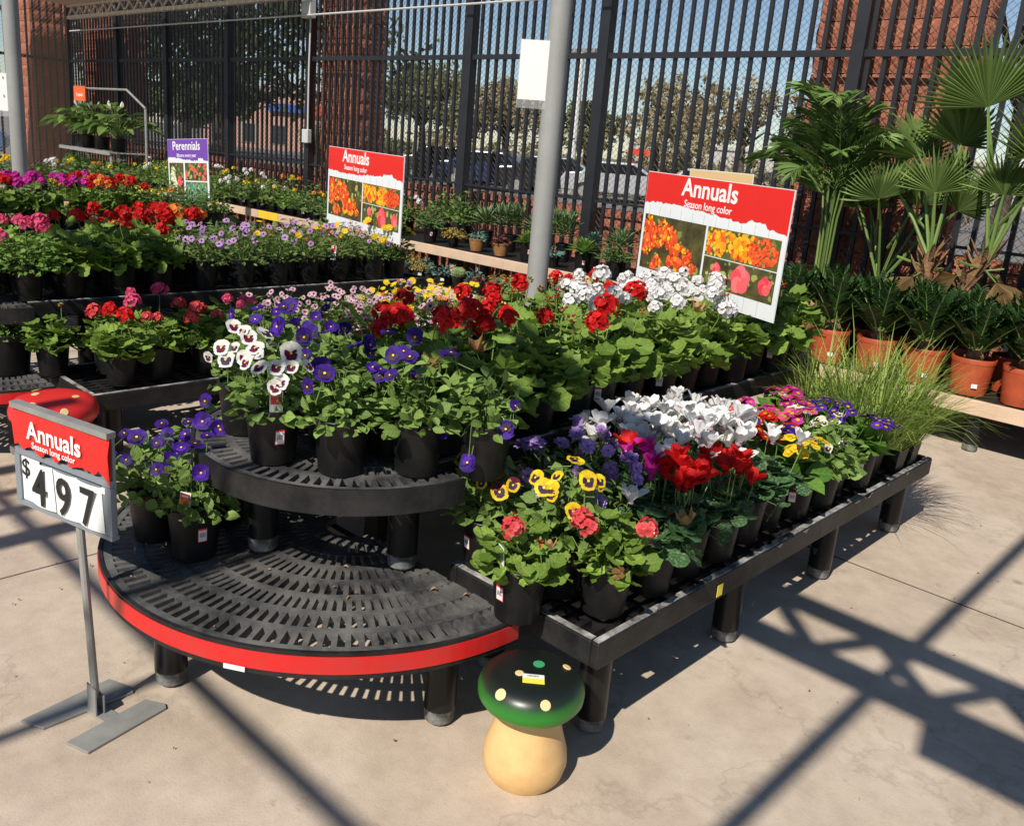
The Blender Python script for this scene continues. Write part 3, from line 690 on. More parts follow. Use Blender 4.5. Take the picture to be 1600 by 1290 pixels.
# petals
def pet(mb, ang, L, W, z0, tilt, m, seed=0, off=0.0, notch=0, rn=None):
    r = random.Random(seed); pr = [(0, 0), (.3, .3), (.62, .5), (.9, .38), (1.0 - notch, 0), (.9, -.38), (.62, -.5), (.3, -.3)]
    c, s = math.cos(ang), math.sin(ang); V = []
    for t, w_ in pr + [(.6, 0)]:
        x = off + L * t; y = W * w_ * (1 + r.uniform(-.12, .12)); z = z0 + tilt * t * L + (r.uniform(-.09, .09) * L if t > .3 else 0)
        V.append((c * x - s * y, s * x + c * y, z))
    mb.add(V, [(8, i, (i + 1) % 8) for i in range(8)], m, rn, [(w_, t) for t, w_ in pr] + [(0, .6)])
FLO = {}
def fl_pansy(key, top, low, blotch, seed, stem=.07, R=1.0):
    mb = MB()
    for a in (58, 122): pet(mb, math.radians(a), .031 * R, .036 * R, 0, .08, 0, seed + a)
    for a in (2, 178): pet(mb, math.radians(a - 3 if a < 90 else a + 3), .027 * R, .034 * R, .002, .15, 1, seed + a)
    pet(mb, math.radians(270), .029 * R, .044 * R, .004, .2, 1, seed + 5)
    if blotch:
        for a in (-4, 184): pet(mb, math.radians(a), .017 * R, .02 * R, .0045, .15, 2, seed + a)
        pet(mb, math.radians(270), .02 * R, .027 * R, .0065, .2, 2, seed)
    mb.add([(.0035 * math.cos(k * PI / 3), .0035 * math.sin(k * PI / 3) - .001, .0085) for k in range(6)], [tuple(range(6))], 3)
    mb.tube([(0, -.002, -.001), (0, -.012, -.014), (0, -stem, -.02)], .0013, 4, 4, cap=False)
    FLO.setdefault(key, []).append(mb.mesh('flower', [top, low, blotch or BLOTCH, EYE, STEM], True))
def fl_umbel(key, m, seed, R=.036, n=22, stem=.12, fl=.0155):
    r = random.Random(seed); mb = MB()
    for i in range(n):
        z = 1 - 1.35 * (i + .5) / n; a = 2.39996 * i + r.uniform(-.3, .3); q = math.sqrt(max(0, 1 - z * z)); d = np.array((q * math.cos(a), q * math.sin(a), z))
        c = d * R * r.uniform(.7, 1.16); Rm = frame(np.cross(d, (.3, .5, .2)), d); t = MB(); rn = r.random()
        for k in range(5): pet(t, 2 * PI * k / 5, fl * r.uniform(.9, 1.15), fl * 1.0, 0, r.uniform(.1, .4), 0, seed * 91 + i * 5 + k, rn=rn)
        mb.v.append(np.concatenate(t.v) @ Rm.T + c + np.array((0, 0, R * .2))); mb.f += [[j + mb.n for j in ff] for ff in t.f]; mb.m += t.m; mb.r += t.r; mb.u.update({j + mb.n: q_ for j, q_ in t.u.items()}); mb.n += t.n
        if z < .2: mb.tube([(0, 0, -R * .6), c], .0008, 3, 1, cap=False)
    mb.tube([(0, 0, -R * .5), (.004, 0, -stem * .5), (0, .004, -stem)], [.0018, .002, .0024], 4, 1, cap=False)
    FLO.setdefault(key, []).append(mb.mesh('flower', [m, STEM], True))
def fl_bud(key, m, seed):
    r = random.Random(seed); mb = MB()
    for i in range(9):
        a = 2.4 * i; z = r.uniform(-.5, 1); q = math.sqrt(max(0, 1 - z * z)); c = np.array((q * math.cos(a), q * math.sin(a), z)) * .014
        mb.tube([c * .5, c, c * 1.35], [.002, .0045, .001], 5, 0 if i % 3 == 0 else 1)
    mb.tube([(0, 0, -.005), (0, 0, -.09)], .002, 4, 1, cap=False)
    FLO.setdefault(key, []).append(mb.mesh('flower_bud', [m, STEM], True))
def fl_cyclamen(key, m, eye, seed, stem=.1):
    r = random.Random(seed); mb = MB()
    for k in range(5):
        a = 2 * PI * k / 5 + r.uniform(-.25, .25); c, s = math.cos(a), math.sin(a); tw = r.uniform(-.5, .5); lean = r.uniform(.25, 1.0)
        V = []; CU = []; L = .039 * r.uniform(.85, 1.12)
        for t, w_ in ((0, .25), (.3, .7), (.58, 1), (.85, .92), (1, .5)):
            rad = .006 + L * t * lean * (.5 + .5 * t); z = L * t * math.sqrt(max(.2, 1 - lean * lean * .55)); W = .0155 * w_; th = tw * t
            for sg in (-1, 0, 1):
                u = sg * W; x = rad + abs(u) * -.25 + u * math.sin(th) ; y = u * math.cos(th)
                V.append((c * x - s * y, s * x + c * y, z + (abs(sg) * .003) + r.uniform(-.0015, .0015))); CU.append((sg * .5, .45 + .55 * t))
        F = []
        for i in range(4):
            b = i * 3; F += [(b, b + 1, b + 4, b + 3), (b + 1, b + 2, b + 5, b + 4)]
        mb.add(V, F, 0, None, CU)
    mb.lathe([(.007, 0), (.0085, -.006), (.004, -.011)], 8, 1)
    mb.tube([(0, 0, -.008), (.012, 0, -.004), (.014, 0, -.02), (.006, 0, -stem)], .0016, 4, 2, cap=False)
    FLO.setdefault(key, []).append(mb.mesh('flower', [m, eye, STEM], True))
def fl_prim(key, ms, eye, seed, n=5, R=.019):
    r = random.Random(seed); mb = MB()
    for i in range(n):
        a = 2.4 * i + r.random(); q = .026 * math.sqrt(i / n) * 1.25; c = np.array((q * math.cos(a), q * math.sin(a), .012 - q * .35)); d = nrm(np.array((c[0] * 18, c[1] * 18, 1)))
        Rm = frame(np.cross(d, (.3, .5, .2)), d); t = MB(); mi = r.randrange(len(ms)); rn = r.random()
        for k in range(5): pet(t, 2 * PI * k / 5, R, R * 1.25, 0, .12, mi, seed + i * 7 + k, notch=.14, rn=rn)
        t.add([(.0062 * math.cos(k * PI / 4), .0062 * math.sin(k * PI / 4), .0035) for k in range(8)], [tuple(range(8))], len(ms))
        mb.v.append(np.concatenate(t.v) @ Rm.T + c); mb.f += [[j + mb.n for j in ff] for ff in t.f]; mb.m += t.m; mb.r += t.r; mb.u.update({j + mb.n: q_ for j, q_ in t.u.items()}); mb.n += t.n
        mb.tube([c * .8, (0, 0, -.04)], .0012, 3, len(ms) + 1, cap=False)
    FLO.setdefault(key, []).append(mb.mesh('flower', list(ms) + [eye, STEM], True))
def fl_daisy(key, m, eye, seed, R=.021, n=14, layers=1, stem=.07):
    r = random.Random(seed); mb = MB()
    for l in range(layers):
        for k in range(n): pet(mb, 2 * PI * (k + .5 * l) / n, R * (1 - .25 * l) * r.uniform(.9, 1.05), R * .36, .001 + .004 * l, r.uniform(-.05, .2) + .35 * l, 0, seed + k + 50 * l)
    mb.lathe([(.0055, .002), (.0045, .005), (.001, .0065)], 8, 1)
    mb.tube([(0, 0, 0), (.003, .002, -stem * .4), (0, 0, -stem)], .0012, 4, 2, cap=False)
    FLO.setdefault(key, []).append(mb.mesh('flower', [m, eye, STEM], True))
for s in range(3):
    fl_pansy('pansy_purple', P_PURP, P_PURP, BLOTCH if s else P_BLUE, s, R=.93); fl_pansy('pansy_white', P_CREAM, P_WHITE, P_MAROON if s else BLOTCH, s + 10)
    fl_pansy('pansy_yellow', P_YEL, P_YEL, BLOTCH, s + 20, R=.82); fl_pansy('pansy_maroon', P_MAROON, P_YEL, BLOTCH, s + 30, R=.85); fl_pansy('pansy_small', P_CREAM, P_CREAM, BLOTCH, s + 31, R=.7)
    fl_umbel('ger_red', P_RED, s); fl_umbel('ger_dred', P_DRED, s + 3, .04, 26); fl_umbel('ger_coral', P_CORAL, s + 6, .03, 16, .08); fl_umbel('ger_pink', P_PINK, s + 9, .033, 18)
    fl_umbel('ger_mag', P_MAG, s + 12, .04, 24); fl_umbel('ger_white', P_WHITE, s + 15, .034, 20, .1); fl_umbel('ger_orange', P_ORA, s + 18, .034, 18); fl_bud('bud_red', P_RED, s)
    fl_umbel('tuft_white', P_WHITE, s + 21, .022, 12, .05, .011); fl_umbel('tuft_yellow', P_YEL, s + 24, .02, 10, .05, .011); fl_umbel('tuft_orange', P_ORA, s + 27, .02, 10, .05, .011)
    fl_cyclamen('cyc_white', P_WHITE, P_OPINK, s); fl_cyclamen('cyc_red', P_RED, P_DRED, s + 4); fl_cyclamen('cyc_mag', P_MAG, P_MAG, s + 8)
    fl_prim('prim_pink', [P_MAG, P_PINK], P_YEL, s, 5); fl_prim('prim_red', [P_RED, P_DRED], P_YEL, s + 3, 5); fl_prim('prim_blue', [P_BLUE, P_PURP], P_YEL, s + 6, 5); fl_prim('prim_yellow', [P_YEL], EYE, s + 9, 5); fl_prim('prim_white', [P_CREAM, P_WHITE], P_YEL, s + 12, 4)
    fl_daisy('dai_lav', P_LAV, P_PURP, s, .021, 14, 2); fl_daisy('dai_pink', P_OPINK, P_MAROON, s + 5, .018, 13); fl_daisy('dai_mauve', P_OPURP, P_PURP, s + 9, .022, 13); fl_daisy('dai_yellow', P_YEL, EYE, s + 12, .023, 13); fl_daisy('dai_red', P_CORAL, P_YEL, s + 15, .012, 9)
# ---------------------------------------------------------------- pots, tags
def pot_mesh(rt, rb, h, m, n=22, rim=True, name='pot'):
    a = MB(); pr = [(rb * .9, 0), (rb, .004), (rb + (rt - rb) * .9, h * .86)]
    if rim: pr += [(rt, h * .865), (rt + .003, h * .985), (rt + .001, h), (rt - .004, h), (rt - .006, h * .86)]
    else: pr += [(rt, h), (rt - .004, h), (rt - .006, h * .9)]
    a.lathe(pr, n, 0, caps=True)
    a.add([((rt - .007) * math.cos(2 * PI * k / 14), (rt - .007) * math.sin(2 * PI * k / 14), h * .88 + (k % 2) * .004) for k in range(14)] + [(0, 0, h * .93)], [(14, k, (k + 1) % 14) for k in range(14)], 1)
    return a.mesh(name, [m, SOIL], smooth=True)
POT = {'gal': (pot_mesh(.077, .062, .165, BLACK), .165), 'small': (pot_mesh(.058, .044, .105, BLACK, 18), .105), 'mini': (pot_mesh(.044, .034, .075, BLACK, 14), .075),
       'big': (pot_mesh(.115, .095, .2, BLACK), .2), 'terra': (pot_mesh(.128, .105, .235, TERRA, 28), .235), 'palm': (pot_mesh(.205, .17, .45, BLACK, 28), .54), 'drum': (pot_mesh(.09, .085, .17, DRUM), .17), 'clay': (pot_mesh(.085, .06, .12, CLAY, 18), .12)}
def sq_mesh():
    a = MB(); h = .1; r0, r1 = .036, .047
    V = [(-r0, -r0, 0), (r0, -r0, 0), (r0, r0, 0), (-r0, r0, 0), (-r1, -r1, h), (r1, -r1, h), (r1, r1, h), (-r1, r1, h), (-r1 + .003, -r1 + .003, h), (r1 - .003, -r1 + .003, h), (r1 - .003, r1 - .003, h), (-r1 + .003, r1 - .003, h)]
    a.add(V, [(3, 2, 1, 0), (0, 1, 5, 4), (1, 2, 6, 5), (2, 3, 7, 6), (3, 0, 4, 7), (4, 5, 9, 8), (5, 6, 10, 9), (6, 7, 11, 10), (7, 4, 8, 11)])
    q = r1 - .004; a.add([(-q, -q, h - .012), (q, -q, h - .012), (q, q, h - .012), (-q, q, h - .012)], [(0, 1, 2, 3)], 1)
    return a.mesh('pot', [BLACK, SOIL])
POT['square'] = (sq_mesh(), .1)
def sticker_mesh():
    a = MB(); a.box((-.013, -.0012, -.022), (.013, 0, .022), 1); a.box((-.0115, -.0019, -.019), (.0115, -.0013, .017), 0)
    for k in range(7): a.box((-.008 + k * .0024, -.0024, -.006), (-.0068 + k * .0024 - .0005 * (k % 2), -.002, .008), 2)
    return a.mesh('price_sticker', [STICK, STICKR, INK])
STICKER = sticker_mesh()
def tag_mesh(m1):
    a = MB(); a.box((-.018, -.0008, -.07), (.018, .0008, .018), 0); a.box((-.0155, -.0014, -.02), (.0155, -.0009, .0145), 1); a.box((-.011, -.0019, .004), (.011, -.0015, .009), 0)
    return a.mesh('plant_tag', [CARD, m1])
TAGS = [tag_mesh(STICKR), tag_mesh(ORANGE), tag_mesh(mat('tag_green', (.1, .25, .08), .5)), tag_mesh(YTAG)]
def chip_mesh(m): a = MB(); a.box((-.017, -.0012, -.013), (.017, 0, .013)); return a.mesh('price_sticker', m)
CHIPW, CHIPY = chip_mesh(STICK), chip_mesh(YTAG)
# ---------------------------------------------------------------- species
# name: (what it is called, name, category, pot, foliage fn(lod, variant), [(flower key, count)], flower dome (rx, hz, tilt), upright flowers?)
def F(key, lod, v, *a, **k): return foliage(f'{key}{v}', lod, *a, **k)
SP = {
 'pansy': lambda l, v: F('pansy', l, v, 185, [OV, OVW], .042, .125, .17, 100 + v, m=GREENL, up=.5, stalks=.5, keep=30),
 'ger': lambda l, v: F('ger', l, v, 78, RL, .082, .15, .18, 200 + v, m=L_GER, up=.8, stalks=.6, keep=24, fill=.35, rs=.002),
 'gersmall': lambda l, v: F('gersmall', l, v, 110, RL, .056, .125, .14, 250 + v, m=L_GER, up=.7, stalks=.5, keep=30, fill=.3, rs=.0016),
 'cyc': lambda l, v: F('cyc', l, v, 52, HEART, .062, .13, .1, 300 + v, m=L_CYC, up=.9, stalks=.5, keep=22, fill=.3),
 'prim': lambda l, v: F('prim', l, v, 26, OVW, .125, .085, .1, 400 + v, m=L_PRIM, up=.6, stalks=0, keep=18, fill=.4),
 'daisy': lambda l, v: F('daisy', l, v, 260, [LAN, SPA], .038, .14, .2, 500 + v, m=L_OST, up=.2, stalks=.2, keep=0, fill=.35),
 'herb': lambda l, v: F('herb', l, v, 420, [OVW, HEART], .026, .17, .19, 600 + v, m=L_PARS, up=.6, stalks=.1, keep=0, fill=.5),
 'feath': lambda l, v: F('feath', l, v, 300, LAN, .06, .15, .19, 700 + v, m=L_FEATH, up=.2, stalks=.1, keep=0, fill=.2),
 'gold': lambda l, v: F('gold', l, v, 260, OV, .026, .15, .09, 750 + v, m=L_GOLD, up=.4, stalks=.1, keep=0, fill=.4, droop=.5),
 'bush': lambda l, v: F('bush', l, v, 230, OV, .045, .16, .22, 800 + v, m=L_OST, up=.4, stalks=.3, keep=0, fill=.3),
 'bluesucc': lambda l, v: F('bluesucc', l, v, 110, SPA, .05, .09, .08, 850 + v, m=L_BLUE, up=.3, stalks=0, keep=0, fill=.15),
 'darksucc': lambda l, v: F('darksucc', l, v, 90, OV, .045, .1, .1, 870 + v, m=L_DARKRED, up=.4, stalks=.2, keep=0, fill=.2),
}
def custom(name, fn):
    cache = {}
    def g(l, v):
        if v not in cache:
            mb, mm = fn(random.Random(sum(map(ord, name)) * 31 + v)); cache[v] = (mb.mesh('foliage', mm), [])
        return cache[v]
    SP[name] = g
def f_grass(r):
    mb = MB(); 
    for i in range(115):
        a = r.random() * 2 * PI; q = .035 * math.sqrt(r.random()); el = r.uniform(.85, 1.54); L = r.uniform(.2, .52)
        put(mb, blade(5, r.uniform(.006, .01), r.uniform(.1, .75)), (q * math.cos(a), q * math.sin(a), -.02), (math.cos(a) * math.cos(el), math.sin(a) * math.cos(el), math.sin(el)), (-math.cos(a), -math.sin(a), .6), L, 0)
    return mb, [L_GRASS]
custom('grass', f_grass)
def f_agave(r, m=L_SUCC, n=46, L0=.17, w=.075):
    mb = MB(); lf = oval(w, .12, .05)
    for i in range(n):
        a = 2.39996 * i; el = .12 + 1.3 * (i / n); L = L0 * r.uniform(.8, 1.1) * (1 - .3 * i / n)
        put(mb, lf, (.01 * math.cos(a), .01 * math.sin(a), 0.01 + .03 * i / n), (math.cos(a) * math.cos(el), math.sin(a) * math.cos(el), math.sin(el)), (-math.cos(a) * .3, -math.sin(a) * .3, 1), L)
    return mb, [m]
custom('agave', f_agave)
custom('rosette', lambda r: f_agave(r, L_BLUE, 30, .07, .28))
custom('greenrosette', lambda r: f_agave(r, L_PARS, 60, .14, .12))
def f_spiky(r):
    mb = MB()
    for k in range(7):
        a = r.random() * 6.28; q = r.uniform(.02, .1); o = np.array((q * math.cos(a), q * math.sin(a), 0.0))
        for i in range(26):
            b = 2.4 * i; el = .1 + 1.35 * i / 26; z = .02 + .1 * i / 26
            put(mb, oval(.09, .15, .04), o + (0, 0, z), (math.cos(b) * math.cos(el), math.sin(b) * math.cos(el), math.sin(el)), (0, 0, 1), .1 * r.uniform(.8, 1.1))
    return mb, [L_SUCC]
custom('spiky', f_spiky)
def f_cactus(r):
    mb = MB(); n = 20; prof = [(.02, 0), (.06, .015), (.075, .05), (.068, .085), (.04, .108), (.008, .112)]
    V = []; 
    for rr, z in prof:
        for k in range(n * 2): q = rr * (1 if k % 2 else .84); a = PI * k / n; V.append((q * math.cos(a), q * math.sin(a), z))
    F_ = [(i * 2 * n + k, i * 2 * n + (k + 1) % (2 * n), (i + 1) * 2 * n + (k + 1) % (2 * n), (i + 1) * 2 * n + k) for i in range(len(prof) - 1) for k in range(2 * n)]
    mb.add(V, F_, 0)
    for i in range(1, 5):
        for k in range(1, 2 * n, 2):
            rr, z = prof[i]; a = PI * k / n
            for _ in range(3):
                d = np.array((math.cos(a) + r.uniform(-.6, .6), math.sin(a) + r.uniform(-.6, .6), r.uniform(-.5, .8))); p = np.array((rr * math.cos(a), rr * math.sin(a), z))
                put(mb, (np.array([(-.0012, 0, 0), (.0012, 0, 0), (0, 1, 0)]) * (1, .018, 1), [(0, 1, 2)]), p, d, (0, 0, 1), 1, 1)
    return mb, [L_SUCC, EYE]
custom('cactus', f_cactus)
def f_column(r):
    mb = MB()
    for k in range(16):
        a = r.random() * 6.28; q = .05 * math.sqrt(r.random()); h = r.uniform(.08, .26); l = r.uniform(-.03, .03)
        p = [(q * math.cos(a), q * math.sin(a), -.01), (q * math.cos(a) * 1.5 + l, q * math.sin(a) * 1.5, h * .6), (q * math.cos(a) * 1.8, q * math.sin(a) * 1.8 + l, h)]
        mb.tube(p, [.011, .012, .005], 6, 0)
        for _ in range(22):
            t = r.random(); pp = np.array(p[1]) * t + np.array(p[2] if r.random() < .5 else p[0]) * (1 - t); put(mb, SPA, pp, (r.uniform(-1, 1), r.uniform(-1, 1), r.uniform(0, 1)), (0, 0, 1), .02)
    return mb, [L_BLUE]
custom('column', f_column)
def f_lily(r):
    mb = MB()
    for i in range(38):
        a = r.random() * 6.28; el = r.uniform(.3, 1.4); L = r.uniform(.16, .4); d = np.array((math.cos(a) * math.cos(el), math.sin(a) * math.cos(el), math.sin(el)))
        p = d * L; stalk(mb, (0, 0, -.02), p, .003); put(mb, oval(.3, .5, .12), p, nrm(d + (math.cos(a) * .6, math.sin(a) * .6, -.35)), (-d[0] * .3, -d[1] * .3, 1), r.uniform(.16, .26))
    for i in range(2):
        a = r.random() * 6.28; p = np.array((.12 * math.cos(a), .12 * math.sin(a), .36)); stalk(mb, (0, 0, 0), p, .003); put(mb, oval(.25, -.2, .2), p, (math.cos(a) * .3, math.sin(a) * .3, 1), (math.cos(a), math.sin(a), .2), .1, 2)
    return mb, [L_LILY, STEM, P_CREAM]
custom('lily', f_lily)

# (species key) -> (words, object name, category, foliage, pot, flowers [(mesh key, count)], dome (rx, hz), mode)
K = {
 'pansy_purple': ('deep purple pansy', 'potted_pansy', 'pansy', 'pansy', 'gal', [('pansy_purple', 8)], (.12, .2), 'face'),
 'pansy_green': ('leafy green pansy', 'potted_pansy', 'pansy', 'pansy', 'gal', [('pansy_purple', 3)], (.12, .17), 'face'),
 'pansy_white': ('white pansy with dark faces', 'potted_pansy', 'pansy', 'pansy', 'gal', [('pansy_white', 13)], (.125, .19), 'face'),
 'pansy_yellow': ('yellow pansy with black faces', 'potted_pansy', 'pansy', 'pansy', 'gal', [('pansy_yellow', 10)], (.11, .18), 'face'),
 'pansy_maroon': ('maroon and yellow pansy', 'potted_pansy', 'pansy', 'pansy', 'gal', [('pansy_maroon', 6)], (.11, .15), 'face'),
 'pansy_small': ('small pale viola', 'potted_pansy', 'pansy', 'pansy', 'gal', [('pansy_small', 5)], (.11, .15), 'face'),
 'ger_red': ('bright red geranium', 'potted_geranium', 'geranium', 'ger', 'gal', [('ger_red', 1.9), ('bud_red', 1.6)], (.11, .225), 'up'),
 'ger_dred': ('deep red geranium', 'potted_geranium', 'geranium', 'ger', 'gal', [('ger_dred', 1.8), ('ger_red', .6), ('bud_red', 2)], (.11, .24), 'up'),
 'ger_bud': ('geranium mostly in bud', 'potted_geranium', 'geranium', 'ger', 'gal', [('bud_red', 5), ('ger_red', 1)], (.11, .24), 'up'),
 'ger_leaf': ('leafy geranium', 'potted_geranium', 'geranium', 'ger', 'gal', [('bud_red', 1)], (.1, .24), 'up'),
 'ger_one': ('big leafed geranium', 'potted_geranium', 'geranium', 'ger', 'gal', [('ger_red', 1), ('bud_red', 1)], (.1, .25), 'up'),
 'ger_coral': ('small coral geranium', 'potted_geranium', 'geranium', 'gersmall', 'gal', [('ger_coral', 3)], (.1, .17), 'up'),
 'ger_coral_leaf': ('small green geranium', 'potted_geranium', 'geranium', 'gersmall', 'gal', [('bud_red', 2), ('ger_coral', 1)], (.1, .13), 'up'),
 'ger_pink': ('pink geranium', 'potted_geranium', 'geranium', 'ger', 'gal', [('ger_pink', 4)], (.11, .26), 'up'),
 'ger_mag': ('magenta geranium', 'potted_geranium', 'geranium', 'ger', 'gal', [('ger_mag', 4.4)], (.14, .27), 'up'),
 'ger_scarlet': ('scarlet geranium', 'potted_geranium', 'geranium', 'ger', 'gal', [('ger_red', 4), ('ger_dred', .6), ('bud_red', 2)], (.14, .27), 'up'),
 'ger_orange': ('orange red geranium', 'potted_geranium', 'geranium', 'ger', 'gal', [('ger_red', 4), ('ger_orange', 3)], (.14, .26), 'up'),
 'ger_white': ('white geranium', 'potted_geranium', 'geranium', 'ger', 'gal', [('ger_white', 5)], (.125, .26), 'up'),
 'ger_white_few': ('leafy white geranium', 'potted_geranium', 'geranium', 'ger', 'gal', [('ger_white', 3)], (.12, .25), 'up'),
 'cyc_white': ('white cyclamen', 'potted_cyclamen', 'cyclamen', 'cyc', 'gal', [('cyc_white', 18)], (.12, .2), 'cyc'),
 'cyc_red': ('red cyclamen', 'potted_cyclamen', 'cyclamen', 'cyc', 'gal', [('cyc_red', 13)], (.085, .18), 'cyc'),
 'cyc_mag': ('magenta cyclamen', 'potted_cyclamen', 'cyclamen', 'cyc', 'gal', [('cyc_mag', 5), ('cyc_red', 2)], (.09, .17), 'cyc'),
 'cyc_leaf': ('silver leafed cyclamen', 'potted_cyclamen', 'cyclamen', 'cyc', 'gal', [('cyc_white', 1)], (.08, .15), 'cyc'),
 'cyc_few': ('sparse white cyclamen', 'potted_cyclamen', 'cyclamen', 'cyc', 'gal', [('cyc_white', 4)], (.1, .18), 'cyc'),
 'prim_pink': ('pink primrose', 'potted_primrose', 'primrose', 'prim', 'gal', [('prim_pink', 5)], (.1, .125), 'up'),
 'prim_red': ('red primrose', 'potted_primrose', 'primrose', 'prim', 'gal', [('prim_red', 5)], (.1, .125), 'up'),
 'prim_blue': ('violet primrose', 'potted_primrose', 'primrose', 'prim', 'gal', [('prim_blue', 5)], (.1, .125), 'up'),
 'prim_yellow': ('yellow primrose', 'potted_primrose', 'primrose', 'prim', 'gal', [('prim_yellow', 5)], (.1, .125), 'up'),
 'prim_white': ('cream and pink primrose', 'potted_primrose', 'primrose', 'prim', 'gal', [('prim_white', 3), ('prim_pink', 2)], (.1, .125), 'up'),
 'dai_lav': ('lavender double daisy bush', 'potted_daisy', 'daisy', 'daisy', 'gal', [('dai_lav', 10)], (.125, .2), 'face'),
 'dai_pink': ('pale pink daisy bush', 'potted_daisy', 'daisy', 'daisy', 'gal', [('dai_pink', 11)], (.15, .22), 'face'),
 'dai_mauve': ('mauve daisy bush', 'potted_daisy', 'daisy', 'daisy', 'gal', [('dai_mauve', 8)], (.15, .21), 'face'),
 'dai_yellow': ('yellow daisy bush', 'potted_daisy', 'daisy', 'daisy', 'gal', [('dai_yellow', 8)], (.15, .22), 'face'),
 'dai_mix': ('mauve and yellow daisy bush', 'potted_daisy', 'daisy', 'daisy', 'gal', [('dai_mauve', 4), ('dai_yellow', 3), ('dai_red', 4)], (.15, .21), 'face'),
 'dai_red': ('small red daisy bush', 'potted_daisy', 'daisy', 'daisy', 'gal', [('dai_red', 9), ('dai_pink', 3)], (.14, .21), 'face'),
 'herb': ('bright green herb', 'potted_herb', 'herb', 'herb', 'big', [], None, ''),
 'herb_pink': ('pink flowered green bush', 'potted_geranium', 'geranium', 'herb', 'gal', [('ger_pink', 4)], (.13, .24), 'up'),
 'feath': ('feathery green plant', 'potted_plant', 'plant', 'feath', 'gal', [], None, ''),
 'bush': ('dark green bushy plant', 'potted_plant', 'plant', 'bush', 'gal', [], None, ''),
 'bush_white': ('green perennial with white tufts', 'potted_perennial', 'perennial', 'bush', 'gal', [('tuft_white', 4)], (.14, .21), 'up'),
 'bush_yellow': ('green perennial with yellow tufts', 'potted_perennial', 'perennial', 'bush', 'gal', [('tuft_yellow', 3)], (.14, .21), 'up'),
 'bush_orange': ('green perennial with orange tufts', 'potted_perennial', 'perennial', 'bush', 'gal', [('tuft_orange', 2), ('tuft_yellow', 1)], (.14, .21), 'up'),
 'grass': ('arching ornamental grass', 'potted_grass', 'grass plant', 'grass', 'square', [], None, ''),
 'gold': ('golden trailing succulent', 'potted_succulent', 'succulent', 'gold', 'small', [], None, ''),
 'agave': ('spiky grey green agave', 'potted_agave', 'agave', 'agave', 'gal', [], None, ''),
 'spiky': ('clump of spiky aloe', 'potted_aloe', 'aloe', 'spiky', 'gal', [], None, ''),
 'greenrosette': ('lime green rosette succulent', 'potted_succulent', 'succulent', 'greenrosette', 'gal', [], None, ''),
 'rosette': ('small blue rosette succulent', 'potted_succulent', 'succulent', 'rosette', 'mini', [], None, ''),
 'bluesucc': ('blue green succulent', 'potted_succulent', 'succulent', 'bluesucc', 'small', [], None, ''),
 'darksucc': ('burgundy leafed succulent', 'potted_succulent', 'succulent', 'darksucc', 'small', [], None, ''),
 'cactus': ('round barrel cactus', 'potted_cactus', 'cactus', 'cactus', 'small', [], None, ''),
 'column': ('upright blue green cactus clump', 'potted_cactus', 'cactus', 'column', 'drum', [], None, ''),
 'lily': ('broad leafed lily with cream blooms', 'potted_lily', 'lily', 'lily', 'big', [], None, ''),
}
USED = {}
_d = MB(); _d.add(*roundleaf(5, 15, .5, depth=.12), 0, 0.0); DRYLEAF = _d.mesh('dry_leaf', leafmat('leaf_dry', (.26, .13, .05), (.38, .24, .1)))
prng = random.Random(3)
VIEW = lambda x, y: nrm((-x, -y, 0))
